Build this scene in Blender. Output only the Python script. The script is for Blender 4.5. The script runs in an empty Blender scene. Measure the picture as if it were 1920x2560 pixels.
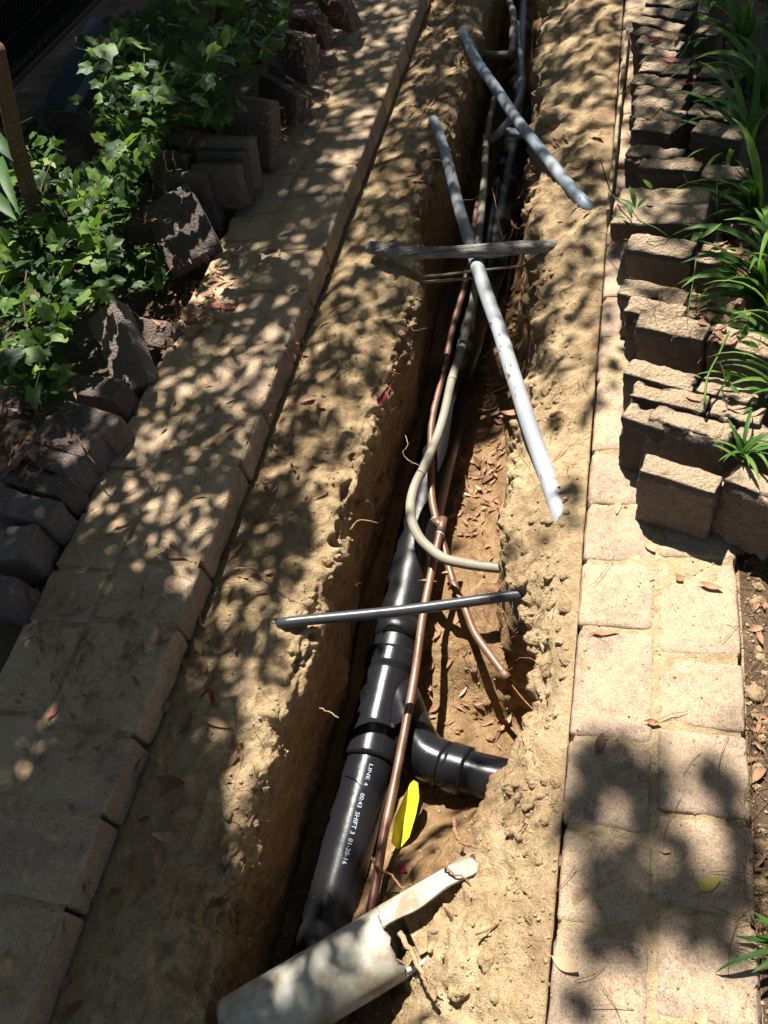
import bpy, bmesh, math, random
import numpy as np
from mathutils import Vector, Matrix, Quaternion

random.seed(7)
rng = np.random.default_rng(7)
C = bpy.context.scene.collection
scene = bpy.context.scene

# ------------------------------------------------------------------ camera
FPX, CX, CY, CAM_H = 2060.0, 960.0, 1280.0, 1.45

def _ray(x, y):
    v = np.array([x - CX, -(y - CY), FPX])
    return v / np.linalg.norm(v)

def _frame():
    d = _ray(1684.0, -1620.0)                     # the paths run this way
    u0 = np.array([0, 1, 0.]) - d * d[1]
    u0 /= np.linalg.norm(u0)
    p0 = np.cross(d, u0)
    if p0[0] < 0: p0 = -p0
    a = math.radians(3)
    u = math.cos(a) * u0 + math.sin(a) * p0
    p = np.cross(d, u)
    if p[0] < 0: p = -p
    return np.array([p, d, u])

RM = _frame()

def P(x, y, z=0.0):
    """point of the photograph (1920x2560 px) on the level z"""
    w = RM @ _ray(x, y)
    t = (z - CAM_H) / w[2]
    return Vector((w[0] * t, w[1] * t, CAM_H + w[2] * t))

def PX(X, Y, Z):
    """world arrays -> photograph px"""
    q = np.stack([X, Y, Z - CAM_H], -1) @ RM
    return CX + FPX * q[..., 0] / q[..., 2], CY - FPX * q[..., 1] / q[..., 2]

cam = bpy.data.cameras.new('camera')
cam.sensor_fit = 'VERTICAL'
cam.sensor_height = 36.0
cam.lens = FPX / 2560.0 * 36.0
cam.clip_start = 0.05
cam.clip_end = 500
camo = bpy.data.objects.new('camera', cam)
C.objects.link(camo)
camo.matrix_world = Matrix(((RM[0][0], RM[0][1], -RM[0][2], 0), (RM[1][0], RM[1][1], -RM[1][2], 0),
                            (RM[2][0], RM[2][1], -RM[2][2], CAM_H), (0, 0, 0, 1)))
scene.camera = camo

# ------------------------------------------------------------------ light
SUNV = Vector((-0.155, 0.44, 1.0)).normalized()
world = bpy.data.worlds.new("World")
scene.world = world
world.use_nodes = True
wn = world.node_tree
bg = wn.nodes['Background']
sky = wn.nodes.new('ShaderNodeTexSky')
sky.sky_type = 'NISHITA'
sky.sun_disc = False
sky.dust_density = 1.4
sky.air_density = 0.8
sky.ozone_density = 0.4
sky.sun_elevation = math.asin(SUNV.z)
sky.sun_rotation = math.atan2(SUNV.x, SUNV.y)
wn.links.new(sky.outputs[0], bg.inputs[0])
bg.inputs[1].default_value = 0.05
sl = bpy.data.lights.new('sun', 'SUN')
sl.energy = 5.0
sl.angle = math.radians(0.53)
sl.color = (1.0, 0.955, 0.88)
slo = bpy.data.objects.new('sun', sl)
C.objects.link(slo)
slo.rotation_euler = SUNV.to_track_quat('Z', 'Y').to_euler()
slo.location = (0, 0, 12)
scene.view_settings.view_transform = 'Standard'
scene.view_settings.look = 'None'
scene.view_settings.exposure = 1.25
scene.view_settings.gamma = 1.0
scene.view_settings.use_curve_mapping = False

# ------------------------------------------------------------------ noise
_pr = np.random.default_rng(11)
_perm = _pr.permutation(256)
_perm = np.concatenate([_perm, _perm, _perm])
_grad = _pr.normal(size=(256, 3))
_grad /= np.linalg.norm(_grad, axis=1)[:, None]

def perlin(p):
    p = np.asarray(p, dtype=np.float64)
    i = np.floor(p).astype(np.int64)
    f = p - i
    i &= 255
    u = f * f * f * (f * (f * 6 - 15) + 10)
    out = 0
    for dx in (0, 1):
        wx = u[:, 0] if dx else 1 - u[:, 0]
        for dy in (0, 1):
            wy = u[:, 1] if dy else 1 - u[:, 1]
            for dz in (0, 1):
                wz = u[:, 2] if dz else 1 - u[:, 2]
                h = _perm[_perm[_perm[(i[:, 0] + dx) & 255] + ((i[:, 1] + dy) & 255)] + ((i[:, 2] + dz) & 255)]
                g = _grad[h]
                out = out + wx * wy * wz * (g[:, 0] * (f[:, 0] - dx) + g[:, 1] * (f[:, 1] - dy) + g[:, 2] * (f[:, 2] - dz))
    return out * 1.5

# ------------------------------------------------------------------ materials
def mat_new(name):
    m = bpy.data.materials.new(name)
    m.use_nodes = True
    nt = m.node_tree
    return m, nt, nt.nodes['Principled BSDF']

def nd(nt, typ, **kw):
    n = nt.nodes.new(typ)
    for k, v in kw.items():
        if k.startswith('i_'):
            n.inputs[k[2:].replace('_', ' ')].default_value = v
        else:
            setattr(n, k, v)
    return n

def noise_tex(nt, co, scale, detail=4, rough=0.55, dist=0.0):
    n = nd(nt, 'ShaderNodeTexNoise')
    n.inputs['Scale'].default_value = scale
    n.inputs['Detail'].default_value = detail
    n.inputs['Roughness'].default_value = rough
    n.inputs['Distortion'].default_value = dist
    nt.links.new(co, n.inputs['Vector'])
    return n.outputs['Fac']

def ramp(nt, fac, stops, interp='LINEAR'):
    r = nd(nt, 'ShaderNodeValToRGB')
    r.color_ramp.interpolation = interp
    e = r.color_ramp.elements
    while len(e) < len(stops): e.new(0.5)
    for k, (p, c) in enumerate(stops):
        e[k].position = p
        e[k].color = (*c, 1) if len(c) == 3 else c
    nt.links.new(fac, r.inputs['Fac'])
    return r.outputs['Color']

def mixc(nt, fac, a, b, mode='MIX'):
    m = nd(nt, 'ShaderNodeMix', data_type='RGBA', blend_type=mode)
    for k, v in ((0, fac), (6, a), (7, b)):
        if isinstance(v, (int, float)): m.inputs[k].default_value = v
        elif isinstance(v, tuple): m.inputs[k].default_value = (*v, 1) if len(v) == 3 else v
        else: nt.links.new(v, m.inputs[k])
    return m.outputs[2]

def math_(nt, op, a, b=0.0, c=None, clamp=False):
    m = nd(nt, 'ShaderNodeMath', operation=op, use_clamp=clamp)
    for k, v in ((0, a), (1, b), (2, c)):
        if v is None: continue
        if isinstance(v, (int, float)): m.inputs[k].default_value = v
        else: nt.links.new(v, m.inputs[k])
    return m.outputs[0]

def bump(nt, h, strength, dist, bsdf, prev=None):
    b = nd(nt, 'ShaderNodeBump')
    b.inputs['Strength'].default_value = strength
    b.inputs['Distance'].default_value = dist
    nt.links.new(h, b.inputs['Height'])
    if prev is not None: nt.links.new(prev, b.inputs['Normal'])
    if bsdf is not None: nt.links.new(b.outputs[0], bsdf.inputs['Normal'])
    return b.outputs[0]

def voronoi(nt, co, scale, out='Distance', feature='F1', rnd=1.0):
    v = nd(nt, 'ShaderNodeTexVoronoi', feature=feature)
    v.inputs['Scale'].default_value = scale
    v.inputs['Randomness'].default_value = rnd
    nt.links.new(co, v.inputs['Vector'])
    return v.outputs[out]

def geo_pos(nt): return nd(nt, 'ShaderNodeNewGeometry').outputs['Position']
def obj_co(nt): return nd(nt, 'ShaderNodeTexCoord').outputs['Object']

def make_soil(name, pale, mid, dark, clay=None, spec=0.15, grain=1.0):
    m, nt, b = mat_new(name)
    co = geo_pos(nt)
    n1 = noise_tex(nt, co, 3.2, 8, 0.68, 0.3)
    n2 = noise_tex(nt, co, 40, 5, 0.65)
    n3 = noise_tex(nt, co, 420, 3, 0.7)
    base = ramp(nt, n1, [(0.34, dark), (0.48, mid), (0.60, pale)])
    fine = ramp(nt, n2, [(0.3, (0.62, 0.60, 0.57)), (0.6, (1.08, 1.08, 1.08))])
    col = mixc(nt, 0.8, base, fine, 'MULTIPLY')
    grit = ramp(nt, n3, [(0.33, (0.52, 0.5, 0.48)), (0.5, (1, 1, 1)), (0.7, (1.2, 1.19, 1.16))])
    col = mixc(nt, 0.75 * grain, col, grit, 'MULTIPLY')
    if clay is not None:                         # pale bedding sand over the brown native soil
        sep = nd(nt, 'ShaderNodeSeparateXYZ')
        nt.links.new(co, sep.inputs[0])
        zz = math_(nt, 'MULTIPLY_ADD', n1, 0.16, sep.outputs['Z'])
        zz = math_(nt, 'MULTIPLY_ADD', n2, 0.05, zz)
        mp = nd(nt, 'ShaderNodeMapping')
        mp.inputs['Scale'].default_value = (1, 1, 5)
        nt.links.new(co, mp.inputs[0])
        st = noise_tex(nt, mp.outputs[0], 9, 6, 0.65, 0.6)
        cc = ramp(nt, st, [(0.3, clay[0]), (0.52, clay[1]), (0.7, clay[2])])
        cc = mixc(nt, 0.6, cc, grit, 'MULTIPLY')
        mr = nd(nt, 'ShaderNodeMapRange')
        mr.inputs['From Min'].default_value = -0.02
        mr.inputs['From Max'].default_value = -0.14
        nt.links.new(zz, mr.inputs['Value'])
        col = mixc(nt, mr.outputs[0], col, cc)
    # scattered grey grit stones
    vd = voronoi(nt, co, 75)
    vc = voronoi(nt, co, 75, 'Color')
    sp = nd(nt, 'ShaderNodeSeparateColor'); nt.links.new(vc, sp.inputs[0])
    stone = math_(nt, 'MULTIPLY', math_(nt, 'LESS_THAN', vd, 0.22), math_(nt, 'GREATER_THAN', sp.outputs[0], 0.86))
    col = mixc(nt, math_(nt, 'MULTIPLY', stone, 0.75), col, (0.16, 0.15, 0.14))
    nt.links.new(col, b.inputs['Base Color'])
    b.inputs['Roughness'].default_value = 0.95
    b.inputs['Specular IOR Level'].default_value = spec
    h = math_(nt, 'MULTIPLY_ADD', n3, 0.35, n2)
    h = math_(nt, 'MULTIPLY_ADD', noise_tex(nt, co, 130, 4, 0.7), 0.6, h)
    bump(nt, h, 0.9, 0.012, b)
    return m

M = {}
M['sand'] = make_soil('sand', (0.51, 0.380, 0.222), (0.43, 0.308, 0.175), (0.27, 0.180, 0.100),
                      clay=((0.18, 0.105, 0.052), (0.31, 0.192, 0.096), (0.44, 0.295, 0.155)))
M['soil'] = make_soil('soil', (0.19, 0.135, 0.09), (0.12, 0.082, 0.052), (0.07, 0.048, 0.03))
M['dry_sand'] = make_soil('dry_sand', (0.56, 0.44, 0.27), (0.50, 0.37, 0.21), (0.40, 0.29, 0.17))

def make_paver_mat(name, tones, sandy=0.5, split=False, dirt=0.3, gain=1.0, rim=False):
    m, nt, b = mat_new(name)
    co = obj_co(nt); g = geo_pos(nt)
    rnd = nd(nt, 'ShaderNodeObjectInfo').outputs['Random']
    n1 = noise_tex(nt, g, 7, 4, 0.6)
    n2 = noise_tex(nt, g, 60, 5, 0.7)
    n3 = noise_tex(nt, g, 330, 3, 0.75)
    k = math_(nt, 'MULTIPLY_ADD', n1, 0.7, math_(nt, 'MULTIPLY', math_(nt, 'SUBTRACT', rnd, .2), 0.75))
    base = ramp(nt, k, [(0.25, tones[0]), (0.5, tones[1]), (0.72, tones[2])])
    ag = ramp(nt, n3, [(0.34, (0.42, 0.41, 0.40)), (0.5, (1, 1, 1)), (0.68, (1.35, 1.32, 1.28))])
    col = mixc(nt, 0.8, base, ag, 'MULTIPLY')
    md = ramp(nt, n2, [(0.33, (0.72, 0.7, 0.68)), (0.6, (1.06, 1.06, 1.06))])
    col = mixc(nt, 0.8, col, md, 'MULTIPLY')
    # pits
    vd = voronoi(nt, g, 240)
    vcol = nd(nt, 'ShaderNodeSeparateColor'); nt.links.new(voronoi(nt, g, 240, 'Color'), vcol.inputs[0])
    pit = math_(nt, 'MULTIPLY', math_(nt, 'LESS_THAN', vd, 0.3), math_(nt, 'GREATER_THAN', vcol.outputs[1], 0.88))
    col = mixc(nt, math_(nt, 'MULTIPLY', pit, 0.75), col, (0.06, 0.05, 0.045))
    # sand dusted over upward faces
    nrm = nd(nt, 'ShaderNodeSeparateXYZ'); nt.links.new(nd(nt, 'ShaderNodeNewGeometry').outputs['Normal'], nrm.inputs[0])
    up = nd(nt, 'ShaderNodeMapRange'); up.inputs['From Min'].default_value = 0.6; up.inputs['From Max'].default_value = 0.95
    nt.links.new(nrm.outputs[2], up.inputs['Value'])
    dn = math_(nt, 'ADD', math_(nt, 'MULTIPLY', noise_tex(nt, g, 10, 6, 0.65, 0.4), 0.75), math_(nt, 'MULTIPLY', n2, 0.3))
    mr = nd(nt, 'ShaderNodeMapRange'); mr.inputs['From Min'].default_value = 0.78 - sandy * 0.5; mr.inputs['From Max'].default_value = 0.98 - sandy * 0.5
    nt.links.new(dn, mr.inputs['Value'])
    sm = math_(nt, 'MULTIPLY', mr.outputs[0], up.outputs[0])
    scol = ramp(nt, n3, [(0.35, (0.33, 0.235, 0.15)), (0.55, (0.48, 0.355, 0.23)), (0.7, (0.61, 0.47, 0.32))])
    col = mixc(nt, math_(nt, 'MULTIPLY', sm, 0.85), col, scol)
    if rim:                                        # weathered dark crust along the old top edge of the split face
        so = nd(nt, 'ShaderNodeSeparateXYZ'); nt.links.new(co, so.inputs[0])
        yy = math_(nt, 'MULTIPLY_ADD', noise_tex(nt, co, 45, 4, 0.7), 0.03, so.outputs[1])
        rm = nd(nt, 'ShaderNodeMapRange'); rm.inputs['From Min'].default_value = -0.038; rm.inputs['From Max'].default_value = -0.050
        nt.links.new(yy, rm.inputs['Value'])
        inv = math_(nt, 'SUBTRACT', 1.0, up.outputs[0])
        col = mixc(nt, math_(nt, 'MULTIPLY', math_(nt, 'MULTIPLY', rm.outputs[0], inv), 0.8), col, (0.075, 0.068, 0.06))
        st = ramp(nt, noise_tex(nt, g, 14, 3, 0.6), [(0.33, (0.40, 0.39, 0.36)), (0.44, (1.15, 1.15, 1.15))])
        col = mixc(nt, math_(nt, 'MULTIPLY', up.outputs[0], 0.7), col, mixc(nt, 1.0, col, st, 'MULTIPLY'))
    nt.links.new(col, b.inputs['Base Color'])
    b.inputs['Roughness'].default_value = 0.9
    b.inputs['Specular IOR Level'].default_value = 0.25
    h = math_(nt, 'MULTIPLY_ADD', n3, 0.6, n2)
    h = math_(nt, 'SUBTRACT', h, math_(nt, 'MULTIPLY', pit, 0.5))
    if split: h = math_(nt, 'ADD', h, math_(nt, 'MULTIPLY', voronoi(nt, g, 130), 0.6))
    bump(nt, h, 1.0 if split else 0.6, 0.009 if split else 0.004, b)
    return m

M['paver_right'] = make_paver_mat('paver_right', ((0.32, 0.235, 0.175), (0.36, 0.262, 0.188), (0.40, 0.29, 0.20)), 0.66)
M['paver_left'] = make_paver_mat('paver_left', ((0.29, 0.205, 0.15), (0.33, 0.24, 0.165), (0.38, 0.275, 0.175)), 0.80)
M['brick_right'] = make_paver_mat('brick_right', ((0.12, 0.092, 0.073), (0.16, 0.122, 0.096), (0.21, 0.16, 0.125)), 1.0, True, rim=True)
M['brick_left'] = make_paver_mat('brick_left', ((0.15, 0.115, 0.10), (0.20, 0.155, 0.135), (0.25, 0.195, 0.165)), 0.4, True)

def make_pipe(name, col, rough, spec=0.5, metal=0.0, dirt=(0.36, 0.24, 0.12), amt=0.3, scale=30, bstr=0.15, coat=0.0, tint=None, fine=0.35, soft=0.09):
    m, nt, b = mat_new(name)
    g = geo_pos(nt)
    n1 = noise_tex(nt, g, scale, 6, 0.65)
    n2 = noise_tex(nt, g, 260, 3, 0.7)
    n3 = noise_tex(nt, g, 6, 3, 0.5)
    c = col
    if tint is not None:
        c = mixc(nt, ramp(nt, n3, [(0.42, (0, 0, 0)), (0.6, (1, 1, 1))]), col, tint)
    s = math_(nt, 'ADD', math_(nt, 'MULTIPLY', n1, 0.75), math_(nt, 'MULTIPLY', n2, fine))
    off_ = (0.35 - fine) * 0.5
    mr = nd(nt, 'ShaderNodeMapRange')
    mr.inputs['From Min'].default_value = 0.86 - amt * 0.5 - off_
    mr.inputs['From Max'].default_value = 0.86 + soft - amt * 0.5 - off_
    nt.links.new(s, mr.inputs['Value'])
    cc = mixc(nt, math_(nt, 'MULTIPLY', mr.outputs[0], 0.8), c, dirt)
    nt.links.new(cc, b.inputs['Base Color'])
    rr = mixc(nt, mr.outputs[0], (rough,) * 3, (0.9,) * 3)
    rr2 = math_(nt, 'ADD', rr, math_(nt, 'MULTIPLY', math_(nt, 'SUBTRACT', n1, 0.5), 0.25))
    nt.links.new(rr2, b.inputs['Roughness'])
    b.inputs['Metallic'].default_value = metal
    b.inputs['Specular IOR Level'].default_value = spec
    b.inputs['Coat Weight'].default_value = coat
    bump(nt, s, bstr, 0.004, b)
    return m

M['abs'] = make_pipe('abs_black', (0.011, 0.011, 0.013), 0.24, 0.32, dirt=(0.24, 0.165, 0.10), amt=0.31, bstr=0.14)
M['abs_dusty'] = make_pipe('abs_black_dusty', (0.010, 0.010, 0.011), 0.32, 0.35, dirt=(0.20, 0.15, 0.10), amt=0.25, scale=90, bstr=0.25)
M['black_poly'] = make_pipe('black_poly', (0.04, 0.042, 0.048), 0.38, 0.5, amt=0.28, bstr=0.1)
M['copper'] = make_pipe('copper', (0.27, 0.145, 0.10), 0.46, 0.45, metal=0.45, dirt=(0.20, 0.12, 0.085), amt=0.45, scale=22, tint=(0.17, 0.09, 0.065))
M['solder'] = make_pipe('solder', (0.5, 0.46, 0.42), 0.4, 0.5, metal=0.6, amt=0.2)
M['pvc'] = make_pipe('grey_pvc', (0.33, 0.355, 0.375), 0.5, 0.4, dirt=(0.30, 0.25, 0.19), amt=0.28, scale=18, tint=(0.26, 0.275, 0.29))
M['pvc_blue'] = make_pipe('blue_grey_pvc', (0.27, 0.295, 0.32), 0.5, 0.4, dirt=(0.27, 0.23, 0.18), amt=0.3, tint=(0.19, 0.245, 0.30))
M['conduit'] = make_pipe('conduit', (0.23, 0.21, 0.165), 0.6, 0.3, dirt=(0.13, 0.105, 0.075), amt=0.36, tint=(0.28, 0.255, 0.20))
M['old_white'] = make_pipe('old_white_pipe', (0.50, 0.47, 0.39), 0.6, 0.3, dirt=(0.20, 0.13, 0.07), amt=0.69, scale=11, tint=(0.42, 0.41, 0.34), fine=0.10, soft=0.14)
M['white_wire'] = make_pipe('white_wire', (0.7, 0.66, 0.56), 0.6, 0.3, amt=0.3)
M['print'] = make_pipe('white_print', (0.36, 0.42, 0.50), 0.6, 0.2, amt=0.12)
M['print_dark'] = make_pipe('dark_print', (0.08, 0.08, 0.08), 0.7, 0.2, amt=0.1)
M['print_blue'] = make_pipe('blue_print', (0.08, 0.20, 0.38), 0.7, 0.2, amt=0.1)
M['yellow'] = make_pipe('yellow_tape', (0.62, 0.56, 0.03), 0.45, 0.4, dirt=(0.30, 0.25, 0.08), amt=0.33)
M['steel'] = make_pipe('dull_steel', (0.4, 0.4, 0.4), 0.35, 0.5, metal=0.8, amt=0.2)
M['orange'] = make_pipe('orange_string', (0.6, 0.14, 0.04), 0.7, 0.2, amt=0.15)
M['rail'] = make_pipe('weathered_rail', (0.10, 0.07, 0.055), 0.8, 0.2, amt=0.3)
M['grille'] = make_pipe('dark_grille', (0.03, 0.032, 0.03), 0.6, 0.3, amt=0.15)
M['cloth'] = make_pipe('blue_grey_pad', (0.10, 0.135, 0.16), 0.85, 0.2, dirt=(0.12, 0.1, 0.08), amt=0.35)

def make_wood(name, a, b_, c):
    m, nt, b = mat_new(name)
    co = obj_co(nt)
    mp = nd(nt, 'ShaderNodeMapping'); mp.inputs['Scale'].default_value = (1, 14, 14)
    nt.links.new(co, mp.inputs[0])
    n = noise_tex(nt, mp.outputs[0], 14, 6, 0.65, 0.5)
    n2 = noise_tex(nt, co, 60, 4, 0.6)
    col = ramp(nt, n, [(0.3, a), (0.5, b_), (0.7, c)])
    col = mixc(nt, 0.5, col, ramp(nt, n2, [(0.3, (0.55, 0.55, 0.55)), (0.6, (1.1, 1.1, 1.1))]), 'MULTIPLY')
    nt.links.new(col, b.inputs['Base Color'])
    b.inputs['Roughness'].default_value = 0.9
    b.inputs['Specular IOR Level'].default_value = 0.15
    bump(nt, n, 1.0, 0.006, b)
    return m
M['log'] = make_wood('grey_bark', (0.07, 0.06, 0.055), (0.24, 0.225, 0.205), (0.46, 0.44, 0.41))
M['root'] = make_wood('root_bark', (0.16, 0.075, 0.035), (0.30, 0.16, 0.085), (0.42, 0.26, 0.15))
M['pale_root'] = make_wood('pale_root', (0.30, 0.2, 0.11), (0.42, 0.29, 0.16), (0.5, 0.37, 0.22))
M['stem'] = make_wood('stem_bark', (0.08, 0.05, 0.03), (0.16, 0.10, 0.06), (0.24, 0.16, 0.1))
M['board'] = make_wood('old_board', (0.2, 0.15, 0.1), (0.36, 0.28, 0.19), (0.48, 0.39, 0.27))

def make_leaf(name, cols, trans=0.3, rough=0.5, spec=0.35, hue_noise=30):
    m, nt, b = mat_new(name)
    rnd = nd(nt, 'ShaderNodeObjectInfo').outputs['Random']
    g = geo_pos(nt)
    n = noise_tex(nt, g, hue_noise, 4, 0.6)
    at = nd(nt, 'ShaderNodeAttribute', attribute_name='tone')
    k = math_(nt, 'ADD', math_(nt, 'MULTIPLY', rnd, 0.55), math_(nt, 'MULTIPLY', n, 0.35))
    k = math_(nt, 'ADD', k, math_(nt, 'MULTIPLY', at.outputs['Fac'], 0.55))
    col = ramp(nt, k, [(0.2 + 0.55 * q / (len(cols) - 1), c) for q, c in enumerate(cols)])
    nt.links.new(col, b.inputs['Base Color'])
    b.inputs['Roughness'].default_value = rough
    b.inputs['Specular IOR Level'].default_value = spec
    tr = nd(nt, 'ShaderNodeBsdfTranslucent')
    tc = mixc(nt, 1.0, col, (1.6, 1.7, 0.8) if 'green' in name else (1.3, 1.1, 0.9), 'MULTIPLY')
    nt.links.new(tc, tr.inputs['Color'])
    mx = nd(nt, 'ShaderNodeMixShader'); mx.inputs[0].default_value = trans
    nt.links.new(b.outputs[0], mx.inputs[1]); nt.links.new(tr.outputs[0], mx.inputs[2])
    out = [x for x in nt.nodes if x.type == 'OUTPUT_MATERIAL'][0]
    nt.links.new(mx.outputs[0], out.inputs[0])
    bump(nt, noise_tex(nt, g, 160, 2, 0.6), 0.25, 0.002, b)
    return m
M['ivy'] = make_leaf('ivy_green', ((0.02, 0.045, 0.015), (0.045, 0.095, 0.022), (0.10, 0.18, 0.035), (0.20, 0.28, 0.06)), 0.3, 0.5, 0.25)
M['blade'] = make_leaf('blade_green', ((0.035, 0.09, 0.018), (0.08, 0.17, 0.03), (0.15, 0.27, 0.045)), 0.3, 0.5, 0.25)
M['shrubleaf'] = make_leaf('dark_green', ((0.02, 0.05, 0.015), (0.04, 0.09, 0.02), (0.08, 0.15, 0.03)), 0.2, 0.35)
M['dead'] = make_leaf('dead_leaf', ((0.17, 0.085, 0.05), (0.29, 0.15, 0.085), (0.38, 0.22, 0.125), (0.45, 0.31, 0.18)), 0.12, 0.6, 0.3)
M['dead_pale'] = make_leaf('dead_pale_leaf', ((0.26, 0.15, 0.08), (0.40, 0.25, 0.13), (0.52, 0.36, 0.2)), 0.12, 0.65, 0.25)
M['red_leaf'] = make_leaf('red_leaf', ((0.48, 0.10, 0.08), (0.62, 0.2, 0.16)), 0.15, 0.5)
M['crimson'] = make_leaf('crimson_leaf', ((0.30, 0.015, 0.04), (0.42, 0.03, 0.07)), 0.15, 0.5)
M['yellow_leaf'] = make_leaf('yellow_leaf', ((0.55, 0.42, 0.08), (0.66, 0.52, 0.12)), 0.15, 0.5)
M['treeleaf'] = make_leaf('tree_green', ((0.03, 0.07, 0.02), (0.05, 0.11, 0.03), (0.08, 0.15, 0.04)), 0.06, 0.4)

# ------------------------------------------------------------------ object helpers
def link(name, me, mat=None, parent=None, loc=None):
    o = bpy.data.objects.new(name, me)
    C.objects.link(o)
    if mat is not None and me is not None and len(me.materials) == 0: me.materials.append(mat)
    if loc is not None: o.location = loc
    if parent is not None: o.parent = parent
    return o

def tag(o, label=None, cat=None, group=None, kind=None):
    if label: o['label'] = label
    if cat: o['category'] = cat
    if group: o['group'] = group
    if kind: o['kind'] = kind
    return o

def mesh_np(name, v, f, smooth=True):
    me = bpy.data.meshes.new(name)
    me.from_pydata([tuple(map(float, x)) for x in v], [], [tuple(int(q) for q in x) for x in f])
    if smooth: me.polygons.foreach_set('use_smooth', [True] * len(me.polygons))
    me.update()
    return me

def quads_mesh(name, V, nf, smooth=True):
    """V (n,3), nf (m,4) numpy"""
    me = bpy.data.meshes.new(name)
    k = nf.shape[1]
    me.vertices.add(len(V)); me.vertices.foreach_set('co', np.ascontiguousarray(V, dtype=np.float32).ravel())
    me.loops.add(nf.size); me.loops.foreach_set('vertex_index', np.ascontiguousarray(nf, dtype=np.int32).ravel())
    me.polygons.add(len(nf)); me.polygons.foreach_set('loop_start', np.arange(0, nf.size, k, dtype=np.int32))
    if smooth: me.polygons.foreach_set('use_smooth', np.ones(len(nf), dtype=bool))
    me.update(calc_edges=True)
    return me

def catmull(pts, n=6):
    pts = [Vector(p) for p in pts]
    if len(pts) < 3:
        return [pts[0].lerp(pts[-1], k / 12) for k in range(13)]
    q = [pts[0] * 2 - pts[1]] + pts + [pts[-1] * 2 - pts[-2]]
    out = []
    for i in range(1, len(q) - 2):
        for k in range(n):
            t = k / n
            a, b, c, d = q[i - 1], q[i], q[i + 1], q[i + 2]
            out.append(0.5 * ((2 * b) + (c - a) * t + (2 * a - 5 * b + 4 * c - d) * t * t + (3 * b - a - 3 * c + d) * t ** 3))
    out.append(pts[-1])
    return out

def tube_vf(path, rad, seg=14, cap=True, wob=0.0, arc=None):
    """returns verts, faces; rad float or list"""
    n = len(path)
    R_ = rad if isinstance(rad, (list, tuple, np.ndarray)) else [rad] * n
    up = Vector((0, 0, 1))
    V, F = [], []
    prev = None
    for i, p in enumerate(path):
        t = (path[min(i + 1, n - 1)] - path[max(i - 1, 0)])
        if t.length < 1e-9: t = Vector((0, 1, 0))
        t.normalize()
        if prev is None:
            a = t.cross(up)
            if a.length < 1e-3: a = t.cross(Vector((1, 0, 0)))
            a.normalize()
        else:
            a = prev - t * prev.dot(t)
            a.normalize()
        prev = a
        b = t.cross(a).normalized() * -1
        if b.z < 0 and abs(t.z) < 0.9: pass
        for k in range(seg):
            th = 2 * math.pi * k / seg
            r = R_[i] * (1 + (random.uniform(-wob, wob) if wob else 0))
            V.append(p + (a * math.cos(th) + b * math.sin(th)) * r)
    for i in range(n - 1):
        for k in range(seg):
            F.append((i * seg + k, i * seg + (k + 1) % seg, (i + 1) * seg + (k + 1) % seg, (i + 1) * seg + k))
    if cap:
        F.append(tuple(range(seg - 1, -1, -1)))
        F.append(tuple((n - 1) * seg + k for k in range(seg)))
    return V, F

def tube_mesh(name, path, rad, seg=14, cap=True, wob=0.0):
    V, F = tube_vf(path, rad, seg, cap, wob)
    me = mesh_np(name, V, F)
    return me

def resample(path, step):
    out = [path[0]]
    acc = 0
    for a, b in zip(path[:-1], path[1:]):
        L = (b - a).length
        m = max(1, int(math.ceil(L / step)))
        for k in range(1, m + 1): out.append(a.lerp(b, k / m))
    return out

# ------------------------------------------------------------------ terrain
XL_CURB, XR_PATH, XR_END, XL_END = -0.952, -0.104, 0.198, -1.352

def interp(tab, y):
    t = np.array(tab)
    return np.interp(y, t[:, 0], t[:, 1])

LIP_L = [(-0.4, -.73), (.08, -.73), (.4, -.73), (.65, -.715), (.89, -.712), (1.18, -.725), (1.46, -.715), (1.75, -.68), (2.05, -.69), (2.35, -.765), (2.55, -.72), (3.0, -.715), (3.4, -.72), (4, -.73), (6, -.73)]
LIP_LZ = [(-0.4, -.10), (0.5, -.10), (1.0, -.095), (1.5, -.09), (2.2, -.075), (3.0, -.06), (6, -.06)]
BASE_L = [(-0.4, -.76), (.28, -.76), (.74, -.735), (1.18, -.75), (1.62, -.735), (2.16, -.73), (3.0, -.74), (3.7, -.74), (6, -.78)]
BASE_R = [(-0.4, -.43), (.3, -.43), (.42, -.40), (.52, -.30), (.61, -.255), (.72, -.205), (.82, -.215), (.93, -.30), (1.05, -.345), (1.2, -.35), (1.45, -.365), (1.8, -.42), (2.4, -.42), (3.0, -.47), (3.7, -.47), (6, -.50)]
LIP_R = [(-0.4, -.36), (0.1, -.37), (.25, -.375), (.38, -.33), (.46, -.255), (.53, -.225), (.62, -.18), (.70, -.16), (.80, -.165), (.88, -.185), (.996, -.255), (1.1, -.275), (1.3, -.277), (1.54, -.266), (1.81, -.241), (2.13, -.295), (2.5, -.33), (2.78, -.352), (3.1, -.375), (3.5, -.397), (6, -.40)]
LIP_RZ = [(-0.4, -.24), (.1, -.22), (.2, -.215), (.38, -.23), (.49, -.15), (.56, -.09), (.7, -.08), (1.0, -.09), (1.6, -.08), (2.5, -.07), (6, -.06)]

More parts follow.
